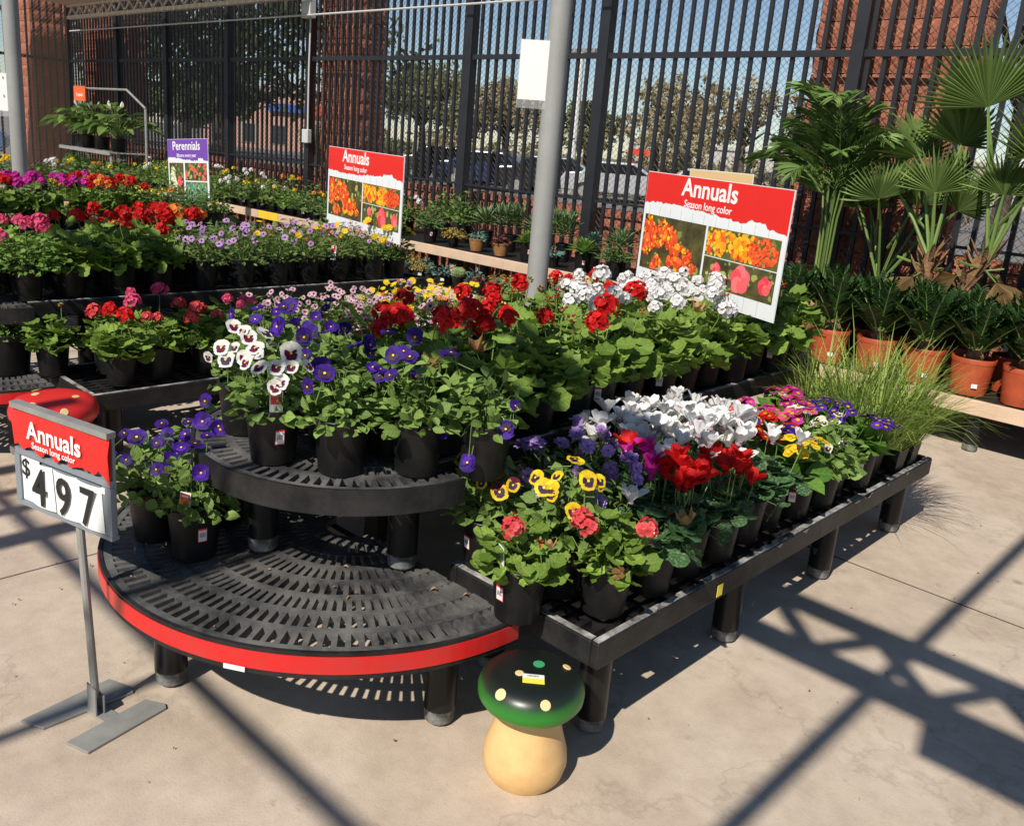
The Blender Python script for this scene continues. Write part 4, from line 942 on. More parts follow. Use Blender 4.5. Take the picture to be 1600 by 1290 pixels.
def plant(key, x, y, z, where, lod=1, s=1.0, sticker=None, ptag=None, pot=None, nfl=1.0, group=None, rnd_xy=.02, rot=None, lift=0):
    words_, name, cat, fol, pk, fls, dm, mode = K[key]; pot = pot or pk
    lab = f'{words_}, {where}'
    n = USED.get(lab, 0); USED[lab] = n + 1
    x += prng.uniform(-rnd_xy, rnd_xy); y += prng.uniform(-rnd_xy, rnd_xy)
    t = thing(name, lab, cat, (x, y, z + .0005), 0, group or f'{K[key][0].split(" with")[0]} plants in pots')
    t.rotation_euler = (prng.uniform(-.025, .025), prng.uniform(-.025, .025), prng.uniform(-.1, .1)) if rnd_xy else (0, 0, 0)
    pm_, ph = POT[pot]; obj('pot', pm_, t, rz=prng.random() * 6.28 if pot != 'square' else prng.uniform(-.15, .15))
    v = prng.randrange(3); fm, leaves = SP[fol](lod, v); a = prng.random() * 6.28 if rot is None else rot
    zb = ph * .92 + lift
    sz = s * prng.uniform(.9, 1.08); B = Matrix.Translation((0, 0, zb)) @ Matrix.Rotation(a, 4, 'Z') @ Matrix.Diagonal((sz, sz, sz * prng.uniform(.9, 1.1), 1))
    o = obj('foliage', fm, t, mtx=B)
    for lm, M_ in leaves:
        if fol in ('ger', 'gersmall', 'cyc') and prng.random() < .035: obj('dry_leaf', DRYLEAF, t, mtx=B @ M_ @ Matrix.Diagonal((.7, .7, 1.5, 1)))
        else: obj('leaf', lm, t, mtx=B @ M_)
    vw = VIEW(x, y)
    for fk, cnt in fls:
        cnt = int(cnt * nfl * prng.uniform(.8, 1.2) + .5)
        for i in range(cnt):
            me = prng.choice(FLO[fk]); rx, hz = dm; rx *= s; hz *= s
            if mode == 'face':
                d = dome(prng, .25); d[:2] += vw[:2] * .35; d = nrm(d); p = np.array((d[0] * rx, d[1] * rx, zb + hz * (.35 + .65 * d[2]) * prng.uniform(.92, 1.1)))
                nn = nrm(d * .8 + vw * .55 + np.array((.1, -.2, .4)) + np.array([prng.uniform(-.6, .6) for _ in range(3)]))
                up = nrm(np.array((prng.uniform(-.3, .3), prng.uniform(-.3, .3), 1)) - nn * nn[2]); R = frame(up, nn)
            elif mode == 'up':
                d = dome(prng, .45); d[:2] += vw[:2] * .12; p = np.array((d[0] * rx * 1.1, d[1] * rx * 1.1, zb + hz * (.55 + .45 * d[2]) * prng.uniform(.9, 1.08)))
                if hz < .14: p[2] = zb + hz * prng.uniform(.85, 1.15)
                nn = nrm(np.array((d[0] * .5, d[1] * .5, 1)) + np.array((0, -.12, 0))); R = frame((math.cos(i * 2.1), math.sin(i * 2.1), 0), nn)
            else:
                d = dome(prng, .3); p = np.array((d[0] * rx, d[1] * rx, zb + hz * prng.uniform(.72, 1.1) * (.7 + .3 * d[2])))
                nn = nrm((d[0] * .35 + prng.uniform(-.2, .2), d[1] * .35 + prng.uniform(-.2, .2), 1)); R = frame((math.cos(i * 2.7), math.sin(i * 2.7), 0), nn)
            obj('flower_bud' if fk.startswith('bud') else 'flower', me, t, mtx=mtx(R, list(p), (prng.uniform(.62, 1.12) if fk.startswith(('ger', 'pansy')) else prng.uniform(.85, 1.15)) * s))
    rt = {'gal': (.062, .077), 'big': (.095, .115), 'small': (.044, .058), 'terra': (.105, .128), 'drum': (.085, .09)}.get(pot)
    if sticker is not None and rt:
        an = math.atan2(vw[1], vw[0]) + sticker; q = rt[0] + (rt[1] - rt[0]) * .55 + .0012; zz = ph * .55
        sl_ = math.atan2(rt[1] - rt[0], ph)
        obj('price_sticker', STICKER if pot == 'gal' else CHIPW, t, mtx=Matrix.Translation((q * math.cos(an), q * math.sin(an), zz)) @ Matrix.Rotation(an + PI / 2, 4, 'Z') @ Matrix.Rotation(sl_, 4, 'X'))
    if ptag is not None:
        an = math.atan2(vw[1], vw[0]) + ptag; q = (rt[1] if rt else .05) * .9
        obj('plant_tag', prng.choice(TAGS), t, mtx=Matrix.Translation((q * math.cos(an), q * math.sin(an), zb + .055)) @ Matrix.Rotation(an + PI / 2 + prng.uniform(-.3, .3), 4, 'Z') @ Matrix.Rotation(prng.uniform(-.3, .1), 4, 'X'))
    return t
def row(keys, x, y0, dy, z, where, **k):
    """a row of pots running away from the camera: keys = species in order, None leaves a gap"""
    for i, kk in enumerate(keys):
        if kk: 
            kw = dict(k)
            if prng.random() < .25: kw['sticker'] = prng.uniform(-.5, .5)
            if prng.random() < .2: kw['ptag'] = prng.uniform(-.5, .5)
            plant(kk, x, y0 + dy * i, z, f'{ordn(i + 1)} from near end, {where}', **kw)
# ---------------------------------------------------------------- plants on the front display
# lower half-round, left
plant('pansy_purple', -2.455, 1.115, Z1, 'left front pot on the low half-round table', 0, 1.0, sticker=None, rnd_xy=0)
plant('pansy_purple', -2.275, 1.150, Z1, 'right front pot on the low half-round table, red tag', 0, 1.0, sticker=.3, ptag=-.35, rnd_xy=0)
plant('pansy_purple', -2.60, 1.30, Z1, 'behind the two front pots of the low half-round table', 0, 1.0, rnd_xy=0)
plant('pansy_purple', -2.44, 1.33, Z1, 'against the upper step of the low half-round table', 0, 1.05, rnd_xy=0)
plant('pansy_green', -2.73, 1.52, Z1, 'leftmost on the low half-round table', 0, 1.0, rnd_xy=0)
# lower bench, near end
plant('ger_coral_leaf', -1.425, 1.655, Z1, 'nearest corner of the front low bench', 0, .95, sticker=-.75, ptag=-.9, rnd_xy=0)
plant('pansy_yellow', -1.445, 1.855, Z1, 'between the two small geraniums at the front corner', 0, 1.1, rnd_xy=0, lift=.045)
plant('ger_coral', -1.295, 1.875, Z1, 'at the bare front corner of the low bench', 0, .98, rnd_xy=0)
plant('pansy_maroon', -1.70, 1.80, Z1, 'beside the upper step at the front of the low bench', 0, 1.15, sticker=-.9, rnd_xy=0, lift=.03)
IN = 'inner row, front low bench'; MI = 'middle row, front low bench'; OU = 'outer row, front low bench'
row(['dai_lav', 'dai_lav', 'cyc_white', 'cyc_white', 'cyc_white', 'prim_pink', 'prim_yellow', 'prim_pink', 'prim_white', 'prim_pink', 'grass', 'grass'], -1.64, 2.0, .185, Z1, IN, lod=0, s=1.2)
row(['dai_lav', 'cyc_mag', 'cyc_white', 'cyc_white', 'cyc_white', 'prim_red', 'prim_blue', 'prim_red', 'prim_pink', 'prim_blue', 'grass', 'grass', 'grass'], -1.465, 2.04, .18, Z1, MI, lod=0, s=1.2)
row(['cyc_leaf', 'cyc_red', 'cyc_red', 'cyc_leaf', 'cyc_few', 'prim_yellow', 'pansy_small', 'pansy_small', 'prim_blue', 'grass', 'grass', 'grass'], -1.30, 2.07, .19, Z1, OU, lod=0, s=1.12)
for k, (gx, gy) in enumerate(((-1.37, 3.72), (-1.255, 3.93), (-1.25, 4.08), (-1.42, 4.1), (-1.3, 4.2))):
    plant('grass', gx, gy, Z1, ['in the tray nearest the aisle at the far end of the front low bench', 'middle of the aisle tray, far end of the front low bench', 'beside the far corner of the front low bench', 'inner far end of the front low bench', 'at the far corner of the front low bench'][k], 0, 1.05, rnd_xy=0)
# upper half-round
US = 'on the upper half-round step'
plant('pansy_white', -2.095, 1.300, Z2, 'nearest white pot ' + US, 0, 1.0, sticker=.25, ptag=.1, rnd_xy=0)
plant('pansy_white', -2.36, 1.36, Z2, 'left of the other white pansy ' + US, 0, .9, rnd_xy=0)
plant('pansy_green', -1.915, 1.405, Z2, 'centre front ' + US, 0, 1.1, rnd_xy=0)
plant('pansy_purple', -1.79, 1.580, Z2, 'right end ' + US, 0, 1.05, rnd_xy=0, nfl=.45)
for k, (ux, uy, w_, kk) in enumerate(((-2.5, 1.52, 'left end', 'pansy_purple'), (-2.29, 1.53, 'behind the left white pansy', 'pansy_purple'), (-2.10, 1.50, 'behind the nearest white pansy', 'pansy_purple'), (-1.97, 1.62, 'behind the leafy pansy', 'pansy_purple'))):
    plant(kk, ux, uy, Z2, w_ + ' ' + US, 0, 1.05, rnd_xy=0, lift=.02)
RB = 'front raised bench'
hp = plant('pansy_green', -1.66, 1.72, Z2, 'half hidden at the right end of the upper step, two blooms drooping', 0, .9, rnd_xy=0, nfl=.3)
for k, (px_, py_, pz_) in enumerate(((.04, -.1, .07), (.1, -.02, .17), (-.06, -.11, .14))):
    obj('drooping_flower', FLO['pansy_purple'][k], hp, mtx=mtx(frame((.2, -.3, -.8), (.3, -.6, -.55)), [px_, py_, pz_], .95))
    a = MB(); a.tube([(px_ * .4, py_ * .4, .2), (px_ * .8, py_ * .9, .2), (px_, py_, pz_ + .01)], .0018, 4); a.build('flower_stem', STEM, hp)
row(['ger_one', 'ger_leaf', 'ger_one', 'ger_leaf', 'ger_red', 'ger_leaf', 'ger_white_few', 'ger_white_few', 'ger_white_few', 'ger_leaf', 'ger_white_few', 'ger_leaf', 'ger_leaf'], -1.885, 1.77, .19, Z2, 'aisle row, ' + RB, lod=0, s=1.1)
row(['ger_red', 'ger_red', 'ger_red', 'ger_red', 'ger_leaf', 'ger_white', 'ger_red', 'ger_white', 'ger_white', 'ger_white_few', 'ger_white_few', 'ger_leaf', 'ger_leaf'], -2.08, 1.78, .19, Z2, 'second row, ' + RB, lod=0, s=1.05)
row(['ger_red', 'ger_dred', 'ger_bud', 'ger_red', 'ger_one', 'ger_white', 'ger_white', 'ger_white', 'ger_white', 'ger_white_few', 'ger_white_few'], -2.27, 1.76, .19, Z2, 'third row, ' + RB, lod=1)
row(['pansy_purple', 'dai_red', 'dai_red', 'dai_red', 'ger_bud', 'ger_bud', 'ger_bud', 'ger_red', 'ger_bud'], -2.46, 1.75, .19, Z2, 'far row, ' + RB, lod=1)
row(['dai_pink', 'dai_pink', 'dai_pink', 'dai_pink', 'dai_pink', 'dai_mix', 'dai_yellow', 'dai_yellow'], -2.70, 1.80, .2, Z1, 'inner row, left front low bench', lod=1, s=1.25, lift=.1)
row(['dai_pink', 'dai_pink', 'dai_pink', 'dai_pink', 'dai_red', 'dai_yellow', 'dai_yellow', 'dai_yellow'], -2.93, 1.82, .2, Z1, 'outer row, left front low bench', lod=1, s=1.25, lift=.08)
# ---------------------------------------------------------------- second display
SL = 'second low bench'
row(['ger_red', 'ger_coral', 'ger_coral', 'ger_pink', 'dai_pink', 'dai_pink', 'dai_pink', 'dai_pink', 'dai_yellow', 'dai_yellow', 'dai_yellow', 'dai_yellow'], -4.12, 1.72, .21, Z1, 'aisle row, ' + SL, lod=1)
row(['ger_coral', 'ger_pink', 'ger_coral', 'ger_leaf', 'dai_pink', 'dai_pink', 'dai_pink', 'dai_pink', 'dai_yellow', 'dai_mix', 'dai_yellow'], -4.34, 1.74, .21, Z1, 'inner row, ' + SL, lod=1)
plant('herb', -4.56, 1.36, Z1, 'on the half-round table of the second display', 1, .8, rnd_xy=0)
plant('herb', -4.80, 1.16, Z1, 'at the left end of the second half-round table', 1, .8, rnd_xy=0)
plant('ger_leaf', -4.42, 1.52, Z1, 'between the herb and the red geranium on the second half-round table', 1, .9, rnd_xy=0)
plant('herb_pink', -4.72, 1.22, Z2, 'right front of the second upper half-round step', 1, 1, pot='big', rnd_xy=0)
plant('herb_pink', -4.98, 1.12, Z2, 'left front of the second upper half-round step', 1, 1, pot='big', rnd_xy=0)
plant('herb_pink', -5.2, 1.2, Z2, 'left end of the second upper half-round step', 1, 1, pot='big', rnd_xy=0)
R2 = 'second raised bench'
row(['herb_pink', 'ger_leaf', 'ger_one', 'ger_leaf', 'dai_mauve', 'dai_mauve', 'dai_mauve', 'dai_mix', 'dai_mix', 'dai_mix', 'dai_yellow'], -4.69, 1.5, .235, Z2, 'aisle row, ' + R2, lod=1, s=.98)
row(['herb_pink', 'ger_one', 'ger_leaf', 'ger_red', 'dai_mauve', 'dai_mauve', 'dai_mix', 'dai_mauve', 'dai_mix', 'dai_red', 'dai_yellow'], -4.93, 1.5, .235, Z2, 'middle row, ' + R2, lod=1, s=.98)
row(['ger_leaf', 'ger_leaf', 'ger_one', 'ger_scarlet', 'ger_leaf', 'feath', 'feath', 'feath', 'bush', 'feath'], -5.19, 1.6, .25, Z2, 'far row, ' + R2, lod=1, s=.98)
row([None, None, 'ger_scarlet', 'ger_scarlet', 'ger_orange', 'feath', 'feath', 'bush', 'bush'], -5.62, 1.7, .27, Z1, 'left second low bench', lod=1, s=1.25, lift=.18)
# ---------------------------------------------------------------- third and fourth displays
row(['bush', 'bush', 'ger_leaf', 'bush', 'ger_orange', 'feath', 'feath', 'bush', 'feath'], -6.95, 1.8, .28, Z1, 'third low bench', lod=1, s=1.15)
R3 = 'third raised bench'
row(['ger_scarlet', 'ger_scarlet', 'ger_scarlet', 'ger_mag', 'ger_mag', 'ger_orange', 'ger_scarlet', 'bush_orange', 'feath', 'bush'], -7.50, 1.7, .26, Z2, 'aisle row, ' + R3, lod=1, s=.95)
row(['ger_scarlet', 'ger_scarlet', 'ger_scarlet', 'ger_mag', 'ger_mag', 'ger_mag', 'ger_orange', 'bush', 'feath', 'bush'], -7.78, 1.75, .26, Z2, 'middle row, ' + R3, lod=1, s=.95)
row([None, 'ger_scarlet', 'ger_scarlet', 'ger_mag', 'bush_orange', 'ger_orange', 'bush_yellow', 'bush', 'bush'], -8.06, 1.8, .26, Z2, 'far row, ' + R3, lod=1, s=.95)
R4 = 'fourth raised bench'
row([None, None, 'bush', 'bush_yellow', 'bush_orange', 'bush_yellow', 'bush_white', 'bush', 'bush_orange', 'bush'], -10.3, 1.9, .28, Z2, 'aisle row, ' + R4, lod=1, s=1.15)
row([None, None, 'bush_yellow', 'bush_orange', 'bush', 'bush_orange', 'bush', 'bush_yellow', 'bush', 'bush'], -10.6, 1.95, .28, Z2, 'middle row, ' + R4, lod=1, s=1.15)
row([None, None, 'bush', 'bush', 'bush_white', 'bush', 'bush_yellow', 'bush'], -9.75, 2.3, .3, Z1, 'fourth low bench', lod=1, s=1.15)
# ---------------------------------------------------------------- wall shelves along the fence
def shelf(label, x0, x1, y0, y1, z, segs, group='tiered shelves along the fence'):
    t = thing('display_shelf', label, 'shelf', (x0, y0, 0), 0, group); L = x1 - x0; D = y1 - y0
    a = MB(); n = int(L / .5)
    for k in range(int(D / .09)): a.box((0, .036 + k * .09, z - .03), (L, .036 + k * .09 + .07, z - .004))
    for k in range(n + 1): a.box((L * k / n - .02 * (k > 0), .036, z - .06), (L * k / n + .02 * (k < n), D, z - .0305))
    a.build('grate', BENCH, t)
    xx = 0
    for ln, m in segs:
        e = min(L, xx + ln)
        if e > xx + .05: a = MB(); a.box((xx + .003, 0, z - .09), (e - .003, .033, z + .002)); a.build('edge_board', m, t, bevel=.004)
        xx = e
    k = 0.12
    while k < L: 
        for yy in (.12, D - .12): obj('leg', LEG1, t, loc=(k, yy, 0), scale=(1, 1, (z - .062) / LEG_H[LEG1.name]))
        k += 1.55
    return t
B_, Y_ = BEIGE, YELLOW
shelf('lower beige edged shelf of succulents along the back fence', -10.3, -3.9, 5.36, 5.86, .33, [(2.44, B_)] * 4)
shelf('upper beige and yellow edged shelf along the back fence', -14.6, -3.3, 5.89, 6.9, .6, [(2.1, Y_), (1.0, B_), (.6, Y_), (1.0, B_), (.45, Y_), (2.44, B_), (2.44, B_), (2.44, B_)])
shelf('low beige edged bench of cycads along the fence at the right', -3.1, 1.4, 5.75, 6.95, .345, [(2.44, B_)] * 3)
xx = -10.1; k = 0; cyc = ['rosette', 'bluesucc', 'cactus', 'rosette', 'darksucc', 'bluesucc', 'rosette', 'gold']
LO = 'lower shelf by the fence'
while xx < -4.0:
    plant(cyc[k % 8], xx, 5.47, .33, f'{ordn(k + 1)} from left, lower fence shelf, front row', 1, prng.uniform(.75, 1), sticker=0 if k % 2 else None, pot='small' if cyc[k % 8] != 'rosette' else 'mini')
    if k % 2 == 0: plant(cyc[(k + 3) % 8], xx + .07, 5.66, .33, f'{ordn(k // 2 + 1)} from left, lower fence shelf, back row', 1, 1.0, ptag=0 if k % 3 == 0 else None, pot='small')
    xx += .165; k += 1
UP = 'upper shelf by the fence'
ups = [('agave', 'gal'), ('gold', 'small'), ('bluesucc', 'clay'), ('darksucc', 'small'), ('greenrosette', 'gal'), ('greenrosette', 'gal'), ('bush', 'gal'), ('column', 'drum'), ('bush', 'drum')]
ks = [('feath', 'gal'), ('gold', 'small'), ('bluesucc', 'clay'), ('darksucc', 'clay'), ('greenrosette', 'gal'), ('bluesucc', 'small'), ('greenrosette', 'gal'), ('feath', 'gal'), ('column', 'drum'), ('darksucc', 'drum')]
xx = -6.85
for k, (kk, pp) in enumerate(ks): plant(kk, xx, 6.08, .6, f'{ordn(k + 1)} right of marigold sign, upper shelf, front', 1, 1.15 if kk in ('feath', 'greenrosette') else 1.0, pot=pp, sticker=.1 if k % 2 == 0 else None); xx += .335
bk = ['bush', 'bush', 'agave', 'spiky', 'agave', 'spiky', 'rosette', 'agave', 'darksucc', 'bush', 'agave']
xx = -7.1
for k, kk in enumerate(bk): plant(kk, xx, 6.45, .6, f'{ordn(k + 1)} right of marigold sign, upper shelf, back', 1, 1.35, pot='gal', lift=.06); xx += .34
xx = -14.3; k = 0
per = ['bush_white', 'bush_white', 'feath', 'bush_yellow', 'bush', 'bush_white', 'bush_yellow', 'herb', 'feath', 'bush_orange', 'feath', 'bush', 'herb', 'feath']
while xx < -7.3:
    kk = per[k % 14]; plant(kk, xx, 6.05, .6, f'{ordn(k + 1)} from left, upper fence shelf, front row', 1, 1.1, pot='small', sticker=0 if k % 2 == 0 else None)
    if k % 2 == 0: plant(per[(k + 5) % 14], xx + .1, 6.4, .6, f'{ordn(k // 2 + 1)} from left, upper fence shelf, back row', 1, 1.25, pot='gal')
    xx += .235; k += 1
# ---------------------------------------------------------------- lily rack at the far left
t = thing('plant_rack', 'grey metal plant rack with lilies in the far left corner', 'rack', (-16.2, 5.75, 0))
for nm_, pts in (('upright', [(0, 0, 0), (0, 0, .62)]), ('upright', [(2.35, 0, 0), (2.35, 0, .98)]), ('upright', [(2.35, .55, 0), (2.35, .55, 1.72)]), ('upright', [(.1, .55, 0), (.1, .55, 1.98)])):
    a = MB(); a.tube(pts, .022, 8); a.build(nm_, GALV, t)
for zz, x0 in ((.6, -.1), (1.04, .35)):
    a = MB()
    for k in range(7): a.box((x0, .0 + k * .09, zz - .012), (2.34, .06 + k * .09, zz))
    a.box((x0, -.02, zz - .04), (2.34, -.002, zz + .012)); a.build('shelf', GALV, t)
a = MB(); a.tube([(-.3, .55, 1.99), (1.7, .55, 1.99), (2.35, .55, 1.725)], .018, 8); a.build('top_rail', GALV, t)
tg = thing('header_tag', 'small orange header tag hanging on the lily rack', 'sign', (-16.25, 6.26, 1.9)); a = MB(); a.box((-.24, -.012, -.12), (.24, 0, .12)); a.build('panel', ORANGE, tg); TAGSIGN = tg
for k, (lx, ly) in enumerate(((-15.45, 6.05), (-15.0, 6.1), (-14.35, 6.08), (-15.75, 6.1))):
    plant('lily', lx, ly, 1.04, ['left lily on the rack', 'second lily on the rack', 'right lily on the rack', 'outermost left lily on the rack'][k], 1, 1.25, rnd_xy=0)
for k, lx in enumerate((-16.0, -15.6, -15.2, -14.75, -14.35)):
    plant('herb', lx, 6.0, .6, f'{ordn(k + 1)} pot on the lower level of the lily rack', 1, 1.0, pot='gal')
# ---------------------------------------------------------------- cycads in terracotta pots, palms behind
def frond_pinnate(L, n, ll, wd, bend, vee, m, seed, lift=.2, end=.25):
    r = random.Random(seed); mb = MB(); lf = oval(wd, .15, .1, 4)
    pts = []
    for i in range(9):
        t = i / 8; a = bend * t * t; pts.append(np.array((0, L * t * math.cos(a * .6), L * t * lift - L * a * t * .35)))
    mb.tube(pts, [.006 * (1 - .8 * i / 8) + .001 for i in range(9)], 4, 1, cap=False)
    for i in range(n):
        t = .12 + .88 * (i + .5) / n; q = t * 8; k = min(7, int(q)); p = pts[k] + (pts[k + 1] - pts[k]) * (q - k); d = nrm(pts[k + 1] - pts[k])
        s = ll * (math.sin(PI * min(1, t * .8 + .18)) * (1 - end) + end) * r.uniform(.9, 1.1)
        for sg in (-1, 1):
            dd = nrm(d * .75 + np.array((sg * .75, 0, vee * .5 + r.uniform(-.12, .12)))); put(mb, lf, p, dd, (-sg * vee, 0, 1), s, 0)
    return mb.mesh('frond', [m, STEM])
CYF = [frond_pinnate(.33, 13, .1, .15, .35, .5, L_CYCAD, s, .5, .45) for s in range(3)]
def cycad(x, y, z, lab, n=22, s=1.0):
    t = thing('potted_cycad', lab, 'cycad', (x, y, z), 0, 'cycads in terracotta pots'); pm_, ph = POT['terra']; obj('pot', pm_, t, rz=prng.random() * 6)
    a = MB(); a.lathe([(.045, 0), (.055, .03), (.04, .07), (.01, .08)], 10, 0); a.build('caudex', FIBRE, t).location = (0, 0, ph * .9)
    for i in range(n):
        az = 2.39996 * i; el = .12 + 1.1 * i / n + prng.uniform(-.1, .1)
        d = np.array((math.cos(az) * math.cos(el), math.sin(az) * math.cos(el), math.sin(el))); R = frame(d, (-math.cos(az) * .6, -math.sin(az) * .6, 1))
        obj('frond', prng.choice(CYF), t, mtx=mtx(R, [d[0] * .02, d[1] * .02, ph * .93 + .04], s * prng.uniform(.85, 1.1)))
    obj('price_sticker', CHIPW, t, mtx=Matrix.Translation((.06, -.106, ph * .3)) @ Matrix.Rotation(.5, 4, 'Z'))
for k, cx in enumerate((-2.78, -2.46, -2.14, -1.83, -1.53, -1.23, -.93, -.63)):
    cycad(cx, 5.93, .345, f'dark green cycad in terracotta pot, {ordn(k + 1)} from the left in the front row')
for k, cx in enumerate((-2.62, -2.3, -1.99, -1.68, -1.38, -1.08)):
    cycad(cx, 6.24, .345, f'dark green cycad, {ordn(k + 1)} from the left in the row behind the front pots')
def frond_fan(n, R, spread, m, seed, droop=.15):
    r = random.Random(seed); mb = MB()
    for i in range(n):
        a = -spread / 2 + spread * i / (n - 1); da = spread / (n - 1) / 2; L = R * (.78 + .22 * math.cos(a * .8)) * r.uniform(.86, 1.06)
        def P(t, off, z): return (L * t * math.sin(a + off * (1 if t < .6 else (1 - t) / .42)), L * t * math.cos(a + off * (1 if t < .6 else (1 - t) / .42)), z - droop * L * t ** 3)
        z1 = .02; V = [(0, 0, 0), P(.55, -da, -z1), P(.55, 0, z1), P(.55, da, -z1), P(.8, -da * .8, -z1 * .5), P(.8, 0, z1), P(.8, da * .8, -z1 * .5), P(1, 0, r.uniform(-.02, .01))]
        mb.add(V, [(0, 1, 2), (0, 2, 3), (1, 4, 5, 2), (2, 5, 6, 3), (4, 7, 5), (5, 7, 6)], 0)
    mb.tube([(0, -.55, -.12), (0, -.25, -.02), (0, 0, 0)], [.014, .01, .007], 5, 1, cap=False)
    return mb.mesh('frond', [m, STEM])
FANF = [frond_fan(26, .44, 2.9, L_FAN, s) for s in range(3)]; FANBIG = [frond_fan(30, .58, 2.7, L_FAN, s + 7) for s in range(2)]
DRYFAN = frond_fan(16, .4, 1.5, leafmat('leaf_dry_palm', (.3, .2, .09), (.42, .3, .14)), 5, .5)
def palm_pot(lab, x, y, z, group='potted palms along the fence', pot='palm'):
    t = thing('potted_palm', lab, 'palm', (x, y, z), 0, group); pm_, ph = POT[pot]; obj('pot', pm_, t); return t, ph
def fan_palm(lab, x, y, z, lean, H, fr, pot='palm'):
    t, ph = palm_pot(lab, x, y, z); a = MB(); top = np.array((lean[0], lean[1], ph + H))
    a.tube([(0, 0, ph * .85), tuple(np.array((lean[0] * .4, lean[1] * .4, ph + H * .5))), tuple(top)], [.06, .05, .028], 10, 0)
    for i in range(14):
        q = .1 + .9 * i / 14; b = i * 2.4; p = np.array((lean[0] * q, lean[1] * q, ph + H * q)); put(a, oval(.12, -.2, .1), p + np.array((math.cos(b), math.sin(b), 0)) * .035, (math.cos(b) * .35, math.sin(b) * .35, 1), (math.cos(b), math.sin(b), 0), .16, 0)
    a.build('trunk', FIBRE, t)
    for k in range(3):
        b_ = lean[0] * 9 + 2.1 * k + 2.2; d_ = np.array((math.cos(b_) * .8, math.sin(b_) * .8, -.35)); obj('dry_frond', DRYFAN, t, mtx=mtx(frame(d_, (.2, -.7, .6)), list(top - np.array((0, 0, .1)) + d_ * .2), .5 + .1 * k))
    for me, (tx, ty, tz), up, s in fr:      # where the blade starts, where it faces
        b = np.array((tx, ty, tz)); c = top - np.array((0, 0, .06)); d = nrm(b - c)
        a = MB(); a.tube([tuple(c), tuple((b + c) / 2 + np.array((0, 0, .03))), tuple(b)], [.014, .011, .007], 6, 0); a.build('leaf_stalk', STEM, t)
        dd = nrm(d + np.array(up[:3])); R = frame(dd, up[3]); 
        o = obj('frond', me, t, mtx=mtx(R, list(b), s))
    return t
FANNP = []
for src in (FANF, FANBIG): pass
def fanblade(R, n, spread, seed):
    m = frond_fan(n, R, spread, L_FAN, seed); return m
# palm with feather fronds, left
FE = [frond_pinnate(1.0, 22, .38, .016, 1.15, -.2, L_PALM, s, .35, .3) for s in range(3)]
t, ph = palm_pot('tall feathery palm in a black pot right of the large sign', -2.86, 6.5, .345)
a = MB()
for k in range(16):
    b = 2.4 * k; q = .05 * math.sqrt(k / 16); tx, ty = math.cos(b), math.sin(b)
    a.tube([(q * tx, q * ty, ph * .9), (q * tx * 1.3, q * ty * 1.3, ph + .4), (q * tx * 2.2 + .02 * tx, q * ty * 2.2, ph + .8)], [.012, .009, .006], 5, 0)
a.build('stems', L_FAN, t)
for i in range(24):
    az = 2.39996 * i + .3; el = .35 + 1.05 * ((i * 7) % 24) / 24; d = np.array((math.cos(az) * math.cos(el), math.sin(az) * math.cos(el), math.sin(el)))
    b = np.array((d[0] * .08, d[1] * .08, ph + .45 + .45 * prng.random())); obj('frond', FE[i % 3], t, mtx=mtx(frame(d, (-d[0], -d[1], 1.2)), list(b), prng.uniform(.45, .72)))
t['kind'] = 'thing'
for i in range(8):
    az = 2.2 + .42 * i if i < 5 else -.9 + .5 * i; el = .3 + .2 * (i % 3); d = np.array((math.cos(az) * math.cos(el), math.sin(az) * math.cos(el) - .1, math.sin(el)))
    obj('frond', FE[i % 3], t, mtx=mtx(frame(d, (-d[0], -d[1], 1.2)), [d[0] * .1, d[1] * .1, ph + .5 + .04 * i], .58 + .04 * (i % 4)))
V3 = lambda *a: np.array(a, float)
fan_palm('fan palm with an upright trunk in a black pot among the cycads', -2.09, 6.42, .345, (.02, 0), .26, [
    (FANF[0], (.0, -.1, 1.2), (0, 0, .5, (.15, -1, .3)), .72), (FANF[1], (-.22, .12, 1.42), (-.2, 0, .9, (.75, -.6, .2)), .85), (FANF[2], (.02, .15, 1.52), (.1, 0, .9, (.8, -.5, .2)), .9),
    (FANF[1], (-.32, .05, 1.2), (-.5, 0, .4, (-.5, -.7, .5)), .7)])
fan_palm('leaning fan palm in a black pot at the right among the cycads', -1.84, 6.40, .345, (.13, 0.02), .3, [
    (FANBIG[0], (-.06, 0, 1.76), (-.3, 0, .7, (.3, -1, .25)), .95), (FANBIG[1], (.36, -.05, 1.4), (.3, -.1, .7, (.75, -.6, .15)), .95), (FANF[2], (.16, -.06, 1.22), (.1, 0, .6, (.4, -.8, .3)), .72),
    (FANF[0], (.3, .18, 1.72), (.3, 0, .6, (.5, -1, .2)), .85)])
t, ph = palm_pot('feathery palm in a black pot at the right edge of the fence bench', -1.2, 6.5, .345)
for i in range(20):
    az = 2.39996 * i; el = .35 + 1.05 * ((i * 7) % 20) / 20; d = np.array((math.cos(az) * math.cos(el), math.sin(az) * math.cos(el), math.sin(el)))
    obj('frond', FE[i % 3], t, mtx=mtx(frame(d, (-d[0], -d[1], 1.2)), [d[0] * .05, d[1] * .05, ph + .3 + .45 * prng.random()], prng.uniform(.6, .95)))
a = MB()
for k in range(9): b = 2.4 * k; a.tube([(.02 * math.cos(b), .02 * math.sin(b), ph * .9), (.05 * math.cos(b), .05 * math.sin(b), ph + .6)], [.014, .007], 5, 0)
a.build('stems', L_FAN, t)
